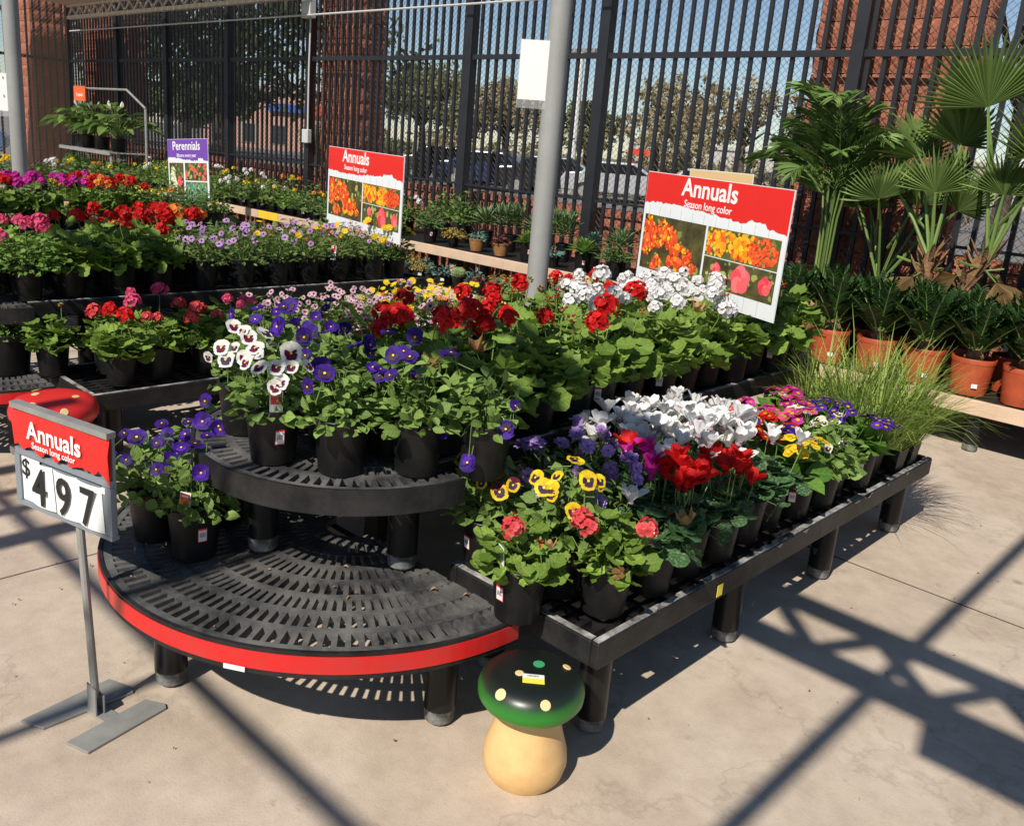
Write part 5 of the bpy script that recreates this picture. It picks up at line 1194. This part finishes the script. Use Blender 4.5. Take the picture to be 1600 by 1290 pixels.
for k, (cx, cy_) in enumerate(((-2.5, 6.72), (-.75, 6.5))):
    t, ph = palm_pot(['bushy fan palm standing behind the upright fan palm', 'bushy fan palm beyond the right edge'][k], cx, cy_, .345)
    for i in range(6 if k == 0 else 9):
        az = 2.4 * i; el = .75 + .6 * (i / 9); d = np.array((math.cos(az) * math.cos(el), math.sin(az) * math.cos(el), math.sin(el))); b = d * prng.uniform(.45, .75) + V3(0, 0, ph + .12)
        a = MB(); a.tube([(0, 0, ph * .9), tuple(b * .6 + V3(0, 0, ph * .4 + .05)), tuple(b)], [.012, .01, .006], 5, 0); a.build('leaf_stalk', STEM, t)
        obj('frond', FANF[i % 3], t, mtx=mtx(frame(nrm(d + V3(0, 0, .3)), (d[0] * .8 + .3, d[1] * .8 - .3, .5)), list(b), prng.uniform(.6, .75)))
# ---------------------------------------------------------------- signs
def text_mesh(s, size, m, bold=.0, name='lettering', shear=0, ext=.0004, sx=1.0):
    c = bpy.data.curves.new('lettering', 'FONT'); c.body = s; c.size = size; c.align_x = 'CENTER'; c.align_y = 'CENTER'; c.offset = bold * size; c.extrude = ext; c.resolution_u = 3
    o = bpy.data.objects.new('lettering', c); C.objects.link(o); bpy.context.view_layer.update()
    me = bpy.data.meshes.new_from_object(o.evaluated_get(bpy.context.evaluated_depsgraph_get())); bpy.data.objects.remove(o); bpy.data.curves.remove(c)
    me.name = name; me.materials.clear(); me.materials.append(m)
    if sx != 1: me.transform(Matrix.Diagonal((sx, 1, 1, 1)))
    return me
PH_G = mat('photo_green', (.05, .09, .02), .45, scale=14, col2=(.16, .16, .03)); PH_B = mat('photo_brown', (.04, .03, .012), .45, scale=9, col2=(.12, .11, .03))
PH_R = leafmat('photo_red', (.62, .03, .01), (.8, .12, .03), trans=0); PH_O = leafmat('photo_orange', (.75, .2, .01), (.85, .48, .02), trans=0); PH_P = leafmat('photo_pink', (.7, .03, .06), (.85, .15, .16), trans=0)
PH_L = leafmat('photo_leaf', (.1, .16, .03), (.35, .38, .1), trans=0); PH_T = leafmat('photo_teal', (.06, .2, .14), (.18, .4, .3), trans=0); PH_C = leafmat('photo_cream', (.5, .55, .3), (.75, .78, .6), trans=0)
DRED = mat('lip_shadow_red', (.4, .015, .01), .5)
def photo(kind, x0, y0, x1, y1, seed, parent):
    """a printed flower picture as flat print: ground, leaves, then petals a hair above each other"""
    r = random.Random(seed); W, H = x1 - x0, y1 - y0; mb = MB(); mb.box((x0, -.0032, y0), (x1, -.0022, y1), 0)
    def petal_disc(cx, cy, R, n, mi, z, jag=.25):
        R = min(R, cx - x0, x1 - cx, cy - y0, y1 - cy)
        if R < .004: return
        V = [(cx, -z, cy)]; 
        for k in range(n): q = R * (1 - jag * r.random()); V.append((cx + q * math.cos(2 * PI * k / n), -z, cy + q * math.sin(2 * PI * k / n)))
        mb.add(V, [(0, 1 + (k + 1) % n, 1 + k) for k in range(n)], mi)
    z = .0034
    for _ in range(40): petal_disc(r.uniform(x0, x1), r.uniform(y0, y1), r.uniform(.01, .03), 7, 2, z, .5); z += .000006
    def bloom(cx, cy, R, mi, mj):
        nonlocal z
        for k in range(46):
            a = r.random() * 6.28; q = R * math.sqrt(r.random()) * .9; petal_disc(cx + q * math.cos(a), cy + q * math.sin(a) * .85, R * r.uniform(.13, .27), 7, mi if r.random() < .8 else mj, z, .3); z += .000006
    if kind == 'left':
        for u, v, R in ((.08, .78, .1), (.14, .6, .11), (.33, .82, .07), (.45, .7, .09), (.3, .58, .08), (.52, .55, .1), (.1, .42, .08), (.62, .3, .13), (.78, .4, .06), (.28, .12, .09), (.88, .22, .05)): bloom(x0 + u * W, y0 + v * H, R * W * 1.35, 1, 3)
    elif kind == 'marigold':
        for u, v, R in ((.13, .75, .11), (.27, .62, .12), (.13, .38, .14), (.56, .72, .13), (.45, .45, .1), (.55, .35, .14), (.82, .85, .08), (.9, .45, .09), (.78, .25, .09), (.68, .5, .08)): bloom(x0 + u * W, y0 + v * H, R * W * 1.15, 3 if v < .8 and u < .65 else 1, 1)
    elif kind == 'impatiens':
        for cx, cy, R in ((.55, .5, .34), (.2, .65, .16), (.88, .5, .22), (.18, .2, .12)):
            for k in range(5): 
                a = 1.26 * k + .4; petal_disc(x0 + W * cx + R * H * .62 * math.cos(a), y0 + H * cy + R * H * .62 * math.sin(a), R * H * .85, 14, 4, z, .08); z += .00002
            petal_disc(x0 + W * cx, y0 + H * cy, R * H * .14, 8, 3, z); z += .00002
    elif kind == 'teal':
        for _ in range(160): petal_disc(r.uniform(x0, x1), r.uniform(y0, y1), r.uniform(.015, .03), 5, 5, z, .6); z += .000006
    elif kind == 'pinks':
        for _ in range(14): bloom(r.uniform(x0, x1), r.uniform(y0, y1), .03, 4, 1)
    elif kind == 'plume':
        for k in range(7): bloom(x0 + W * (.3 + .06 * math.sin(k)), y0 + H * (.15 + .11 * k), W * (.28 - .025 * k), 6, 2)
        bloom(x0 + W * .75, y0 + H * .5, W * .2, 4, 1)
    mb.build('printed_photo', [PH_G if kind in ('marigold', 'teal') else PH_B, PH_R, PH_L, PH_O, PH_P, PH_T, PH_C], parent)
def torn(parent, x0, x1, ytop, ybot, m, seed, drop=.25, rise=()):
    r = random.Random(seed); n = 60; H = ytop - ybot; V = []; F_ = []
    for i in range(n + 1):
        u = i / n; y = ybot + H * (.16 * math.sin(u * 5 + seed) * .5 + r.uniform(-.035, .035) + .06)
        if u > .88: y -= H * .9 * (u - .88)
        if .76 < u < .88: y += H * .1
        x = x0 + (x1 - x0) * u; V += [(x, -.0032, y), (x, -.0032, ytop), (x, -.0022, y), (x, -.0022, ytop)]
    for i in range(n): a = 4 * i; F_ += [(a, a + 4, a + 5, a + 1), (a + 2, a + 3, a + 7, a + 6), (a, a + 2, a + 6, a + 4), (a + 1, a + 5, a + 7, a + 3)]
    F_ += [(0, 1, 3, 2), (4 * n, 4 * n + 2, 4 * n + 3, 4 * n + 1)]
    mb = MB(); mb.add(V, F_); mb.build('header', m, parent)
def sign(label, TL, TR, h, title, sub, hm, photos, stake=1.0, tilt=0, head=.3, tsize=.12, tx=0, bold=.02):
    """board with its upper corners at TL and TR (world x, y, z)"""
    TL, TR = V3(*TL), V3(*TR); W = np.linalg.norm((TR - TL)[:2]); ang = math.atan2(TR[1] - TL[1], TR[0] - TL[0])
    t = thing('price_sign' if 0 else 'garden_sign', label, 'sign', tuple((TL + TR) / 2 - V3(0, 0, h)), ang)
    t.rotation_euler = (0, math.atan2(TL[2] - TR[2], W), ang)
    a = MB(); a.box((-W / 2, -.002, 0), (W / 2, .004, h)); a.build('panel', PANEL_WHITE, t)
    a = MB()
    for k in range(int(W / .09)): x_ = -W / 2 + .05 + k * .09; a.box((x_, -.0022, .004), (x_ + .0015, -.002, h * (1 - head)))
    a.build('plank_lines', GREY, t)
    torn(t, -W / 2 + .003, W / 2 - .003, h - .003, h * (1 - head), hm, len(label))
    obj('lettering', text_mesh(title, tsize, WHITE, bold, sx=1.1), t, mtx=Matrix.Translation((tx, -.0038, h - h * head * .34)) @ Matrix.Rotation(PI / 2, 4, 'X'))
    obj('lettering', text_mesh(sub, tsize * .42, WHITE, bold * .5), t, mtx=Matrix.Translation((tx, -.0038, h - h * head * .78)) @ Matrix.Rotation(PI / 2, 4, 'X'))
    for kind, u0, v0, u1, v1 in photos: photo(kind, -W / 2 + W * u0, h * v0, -W / 2 + W * u1, h * v1, len(label) + len(kind), t)
    a = MB()
    for sx in (-.3, .3): a.tube([(sx * W, .012, -stake), (sx * W, .012, h * .8)], .006, 6)
    a.build('stake', GALV, t)
    return t
PHA = [('left', .02, .13, .495, .62), ('marigold', .51, .385, .975, .62), ('impatiens', .51, .13, .975, .375)]
sign('large red Annuals sign standing among the white geraniums', (-2.71, 3.87, 1.545), (-1.712, 3.50, 1.528), .562, 'Annuals', 'Season long color', SIGNRED, PHA, .6, tsize=.118, tx=-.02)
sign('red Annuals sign with orange flowers above the mauve daisies', (-5.645, 3.945, 1.507), (-4.525, 3.742, 1.491), .565, 'Annuals', 'Season long color', SIGNRED, PHA, .6, tsize=.118, tx=-.12)
sign('purple Perennials sign in the back beds', (-9.70, 4.67, 1.385), (-8.85, 4.70, 1.44), .74, 'Perennials', 'Blooms every year', PURP, [('plume', .03, .13, .39, .66), ('pinks', .43, .41, .96, .66), ('teal', .43, .12, .96, .39)], .8, head=.3, tsize=.13, tx=-.02, bold=.01)
sign('red Annuals sign cut by the left edge of the picture', (-9.9, 2.0, 1.62), (-8.87, 2.32, 1.44), .66, 'Annuals', 'Season long color', SIGNRED, PHA, .8)
t = thing('garden_sign', 'tan topped succulent sign partly hidden behind the large Annuals sign', 'sign', (-3.78, 5.95, .9), -.2)
a = MB(); a.box((-.0, -.002, 0), (.62, .004, .66)); a.build('panel', PANEL_WHITE, t)
a = MB(); a.box((.004, -.0032, .5), (.616, -.0022, .656)); a.build('header', mat('sign_tan', (.6, .42, .2), .5), t)
a = MB(); a.box((.03, -.0032, .06), (.59, -.0022, .43)); a.build('printed_photo', PH_B, t)
a = MB(); a.tube([(.3, .012, -.3), (.3, .012, .6)], .006, 6); a.build('stake', GALV, t)
obj('lettering', text_mesh('Tropicals', .075, WHITE, .01), TAGSIGN, mtx=Matrix.Translation((0, -.0135, -.02)) @ Matrix.Rotation(PI / 2, 4, 'X'))
# price sign at the front left
Q = V3(-2.30, .80, .548); u = nrm((.97, .242, 0)); ang = math.atan2(u[1], u[0])
t = thing('price_sign', 'red Annuals price sign reading 4 97 on a leaning grey stand', 'sign', tuple(Q), ang)
W, H = .395, .272
t.rotation_euler = (0, 0, ang)
x0 = -.197; x1 = x0 + W
a = MB(); a.box((x0, .004, .012), (x1, .012, H + .004)); a.build('holder', GREY, t)
a = MB(); a.box((x0 - .002, -.008, .0), (x1 + .002, .014, .0115)); a.build('holder_rail', GREY, t)
a = MB(); a.box((x0 - .002, -.012, H + .0045), (x1 + .002, .014, H + .02)); a.build('holder_rail', GALV, t)
a = MB(); a.box((x0 + .0, -.006, H * .535), (x1, .0035, H * .6)); a.build('holder_rail', GREY, t)
for xa, xb in ((x0 - .003, x0 + .02), (x1 - .03, x1 + .003)): a = MB(); a.box((xa, -.007, .012), (xb, .0035, H * .53)); a.build('side_channel', GREY, t)
a = MB(); n = 40; V = []
r = random.Random(4)
for i in range(n + 1):
    x = x0 + W * i / n; y = H * .615 + r.uniform(0, .012) + .006 * math.sin(i * .9) - (.02 * (i / n - .9) * 10 if i / n > .9 else 0); b = -.006 - .008 * math.sin(PI * i / n); V += [(x, b, y), (x, b - .004, H * .85), (x, b * .4, H + .004), (x, b + .002, y), (x, b * .4 + .0015, H + .004)]
F_ = []
for i in range(n): q = 5 * i; F_ += [(q, q + 5, q + 6, q + 1), (q + 1, q + 6, q + 7, q + 2), (q + 3, q + 4, q + 9, q + 8)]
a.add(V, F_); a.build('header_card', SIGNRED, t)
obj('lettering', text_mesh('Annuals', .07, WHITE, .02), t, mtx=Matrix.Translation((-.005, -.0195, H * .845)) @ Matrix.Rotation(PI / 2, 4, 'X'))
obj('lettering', text_mesh('Season long color', .025, WHITE, .008), t, mtx=Matrix.Translation((-.01, -.0185, H * .705)) @ Matrix.Rotation(PI / 2, 4, 'X'))
a = MB(); a.box((x0 + .021, -.002, .014), (x0 + .1, -.001, H * .52)); c_ = a.build('number_card', CARD, t)
obj('lettering', text_mesh('$', .07, INK, .01), c_, mtx=Matrix.Translation((x0 + .04, -.003, H * .4)) @ Matrix.Rotation(PI / 2, 4, 'X'))
for k, (ch, cx) in enumerate((('4', -.083), ('9', .022), ('7', .122))):
    a = MB(); w2 = .049; V = []
    for i in range(9):
        q = -1 + 2 * i / 8; b = -.004 - .006 * (1 - q * q) - .002 * k
        V += [(cx + q * w2 - .006, b, H * .51), (cx + q * w2 + .006, b - .002, .016)]
    a.add(V, [(2 * i, 2 * i + 1, 2 * i + 3, 2 * i + 2) for i in range(8)]); cd = a.build('number_card', CARD, t)
    obj('lettering', text_mesh(ch, .15, INK, .012, sx=.8), cd, mtx=Matrix.Translation((cx, -.0165 - .002 * k, H * .26)) @ Matrix.Rotation(PI / 2, 4, 'X'))
a = MB(); a.box((x1 - .03, -.0095, H * .46), (x1 - .016, -.0075, H * .52)); a.build('clip', WHITE, t)
# stand
st = thing('sign_stand', 'galvanised sign stand with a leaning post and H shaped base plates', 'sign stand', (-2.205, .82, 0))
Mw = Vector((-2.205, .82, 0)); top = (Q[0] + .005 + .012 - Mw.x, Q[1] + .022 - Mw.y, Q[2] + .2)
a = MB(); a.tube([(0, 0, .05), (top[0] * .5, top[1] * .5, .05 + (top[2] - .05) * .5), top], .0105, 10); a.build('post', GALV, st)
def plate(pts, z0, z1, nm_): 
    a = MB(); n = len(pts); V = [(p[0] - Mw.x, p[1] - Mw.y, z0) for p in pts] + [(p[0] - Mw.x, p[1] - Mw.y, z1) for p in pts]
    a.add(V, [tuple(range(n - 1, -1, -1)), tuple(range(n, 2 * n))] + [(i, (i + 1) % n, (i + 1) % n + n, i + n) for i in range(n)]); return a.build(nm_, GALV, st, bevel=.0015)
plate([(-2.285, .652), (-2.215, .686), (-2.222, .93), (-2.242, .94), (-2.325, .905)], .001, .008, 'base_plate')
plate([(-2.12, .708), (-2.045, .735), (-2.095, .968), (-2.115, .974), (-2.168, .94)], .001, .008, 'base_plate')
plate([(-2.2205, .80), (-2.145, .815), (-2.15, .86), (-2.2205, .845)], .001, .006, 'base_bridge')
a = MB(); a.box((-.028, -.012, .006), (.028, -.0085, .085)); a.box((-.028, .0095, .006), (.028, .013, .06)); a.build('socket', GALV, st)
# ---------------------------------------------------------------- mushroom stools
def stool(label, x, y, capm, spots, s=1.0, rim=None, group='mushroom shaped garden stools'):
    t = thing('mushroom_stool', label, 'stool', (x, y, 0), 0, group); t.scale = (s, s, s)
    a = MB(); a.lathe([(.098, 0), (.112, .02), (.121, .055), (.118, .09), (.1, .15), (.088, .2), (.086, .243)], 40, 0); a.build('stem', mat('stool_stem_cream', (.72, .46, .2), .5, scale=8, col2=(.6, .37, .15), bump=.08, bscale=30), t, smooth=True)
    pr = [(.07, .236), (.115, .236), (.136, .243), (.148, .26), (.15, .282), (.143, .305), (.126, .322), (.1, .331), (.06, .335), (.0, .336)]
    a = MB(); a.lathe(pr[:-1], 48, 0, caps=True); a.build('cap', capm, t, smooth=True)
    def surf(rad):
        for (r0, z0), (r1, z1) in zip(pr[4:-1], pr[5:]):
            if r1 <= rad <= r0: f_ = (r0 - rad) / (r0 - r1); return z0 + (z1 - z0) * f_, nrm((z1 - z0 if True else 0, r0 - r1))
        return .336, np.array((0, 1.))
    for az, rad, R in spots:
        z_, nn = surf(rad); n3 = (nn[0] * math.cos(az), nn[0] * math.sin(az), nn[1]); 
        if rad >= .138: n3 = (math.cos(az), math.sin(az), .45)
        a = MB(); a.lathe([(R, 0), (R, .002), (R * .85, .0032)], 14, 0); a.build('spot', mat('stool_spot_cream', (.72, .52, .25), .5), t).matrix_basis = mtx(frame((-math.sin(az), math.cos(az), 0), n3), [rad * math.cos(az), rad * math.sin(az), z_ - .0006])
    return t
def cap_green():
    m, t_, p = node_mat('stool_cap_green'); tc = t_.nodes.new('ShaderNodeTexCoord'); sx = t_.nodes.new('ShaderNodeSeparateXYZ'); t_.links.new(tc.outputs['Object'], sx.inputs[0])
    n = t_.nodes.new('ShaderNodeTexNoise'); n.inputs['Scale'].default_value = 14; n.inputs['Detail'].default_value = 5; t_.links.new(tc.outputs['Object'], n.inputs['Vector'])
    ma = t_.nodes.new('ShaderNodeMath'); ma.operation = 'MULTIPLY_ADD'; ma.inputs[1].default_value = .02; t_.links.new(n.outputs[0], ma.inputs[0]); t_.links.new(sx.outputs[2], ma.inputs[2])
    mr = t_.nodes.new('ShaderNodeMapRange'); mr.inputs[1].default_value = .285; mr.inputs[2].default_value = .335; t_.links.new(ma.outputs[0], mr.inputs[0])
    r = ramp(t_, [(0, (.025, .2, .02)), (.45, (.02, .1, .015)), (.7, (.012, .022, .012)), (1, (.008, .011, .009))]); t_.links.new(mr.outputs[0], r.inputs[0]); t_.links.new(r.outputs[0], p.inputs['Base Color']); p.inputs['Roughness'].default_value = .36; return m
az0 = math.atan2(-1.45, 1.13)
st = stool('green topped mushroom stool with cream spots at the bench corner', -1.262, 1.552, cap_green(), [(az0 - .62, .132, .016), (az0 + .34, .134, .0145), (az0 + 1.95, .1, .0125), (az0 - .9, .045, .0125)], .93)
a = MB(); a.lathe([(.0165, 0), (.0165, .0012)], 18, 0); a.build('round_sticker', mat('sticker_green', (.05, .3, .12), .4), st).location = (-.005, .03, .3358)
a = MB(); a.box((-.03, -.02, 0), (.03, .02, .001), 1); a.box((-.03, .003, .0011), (.03, .02, .0016), 0)
for k in range(9): a.box((-.016 + k * .0035, .008, .0017), (-.0145 + k * .0035, .016, .002), 2)
o = a.build('price_label', [STICK, YTAG, INK], st); o.location = (.034, -.036, .3366); o.rotation_euler = (.02, .02, .75)
RCAP = mat('stool_cap_red', (.62, .025, .025), .4, noise=.1, scale=5)
stool('red topped mushroom stool with cream spots behind the price sign', -3.93, 1.345, RCAP, [(-1.0, .118, .02), (-.1, .14, .014), (-2.2, .06, .014), (-2.9, .1, .018), (.8, .08, .013)], 1.2)
# ---------------------------------------------------------------- small things
YL = thing('price_label', 'small yellow price label stuck on the front edge of the low bench', 'label', (-1.1795, 2.34, Z1 - .045), PI / 2); a = MB(); a.box((-.016, -.0015, -.02), (.016, 0, .02)); a.build('label_paper', YTAG, YL)
YL = thing('price_label', 'torn white label on the red rim of the half-round table', 'label', (-2.167 + .768 * math.cos(-1.02), 1.645 + .768 * math.sin(-1.02), Z1 - .06), -1.02 + PI / 2); a = MB(); a.box((-.028, -.002, -.007), (.03, 0, .006)); a.build('label_paper', STICK, YL)
sc = random.Random(8); SCUFF = mat('pale_scuff', (.36, .35, .33), .8, scale=30, col2=(.12, .12, .115))
fb = [o for o in bpy.data.objects if o.type == 'EMPTY' and o.get('label', '').startswith('low black bench along the right side of the front')][0]
a = MB()
for k in range(16):
    y_ = sc.uniform(.05, 2.4); n_ = 9; R_ = sc.uniform(.006, .02); V = [(.2925 + sc.uniform(-.001, .001), y_, .0)] 
    V = [(.2662 + sc.uniform(.3, 1) * .024 * abs(math.sin(PI * q / n_)), y_ + (q / n_ - .5) * R_ * 5, Z1 + .0036) for q in range(n_ + 1)] + [(.2662, y_ + R_ * 2.5, Z1 + .0036), (.2662, y_ - R_ * 2.5, Z1 + .0036)]
    a.add(V, [tuple(range(len(V)))])
    if k % 2:
        V = [(.2935, y_ + (q / n_ - .5) * R_ * 4, Z1 - .004 - sc.uniform(.2, 1) * .018 * math.sin(PI * q / n_)) for q in range(n_ + 1)] + [(.2935, y_ + R_ * 2, Z1 - .002), (.2935, y_ - R_ * 2, Z1 - .002)]
        a.add(V, [tuple(range(len(V)))[::-1]])
o = a.build('worn_patch', SCUFF, fb); o['kind'] = 'stuff'
TWIG = mat('dry_leaf', (.3, .17, .06), .9)
lit = random.Random(11); mb = MB()
for k in range(150):
    x_, y_ = lit.uniform(-3.2, .2), lit.uniform(.5, 4.6); put(mb, oval(.3, .3, .3), (x_, y_, .002 + .003), (lit.uniform(-1, 1), lit.uniform(-1, 1), .05), (0, 0, 1), lit.uniform(.004, .014))
for k in range(26):
    an = lit.uniform(-PI, 0); q = lit.uniform(.3, .72); put(mb, oval(.3, .3, .3), (-2.167 + q * math.cos(an), 1.645 + q * math.sin(an), Z1 + .003), (lit.uniform(-1, 1), lit.uniform(-1, 1), .05), (0, 0, 1), lit.uniform(.008, .02))
tag(mb.build('fallen_petals', leafmat('dry_bits', (.2, .11, .05), (.38, .24, .12), trans=.1)), 'dry leaf bits and petals fallen on floor and half-round table', 'litter', kind='stuff')
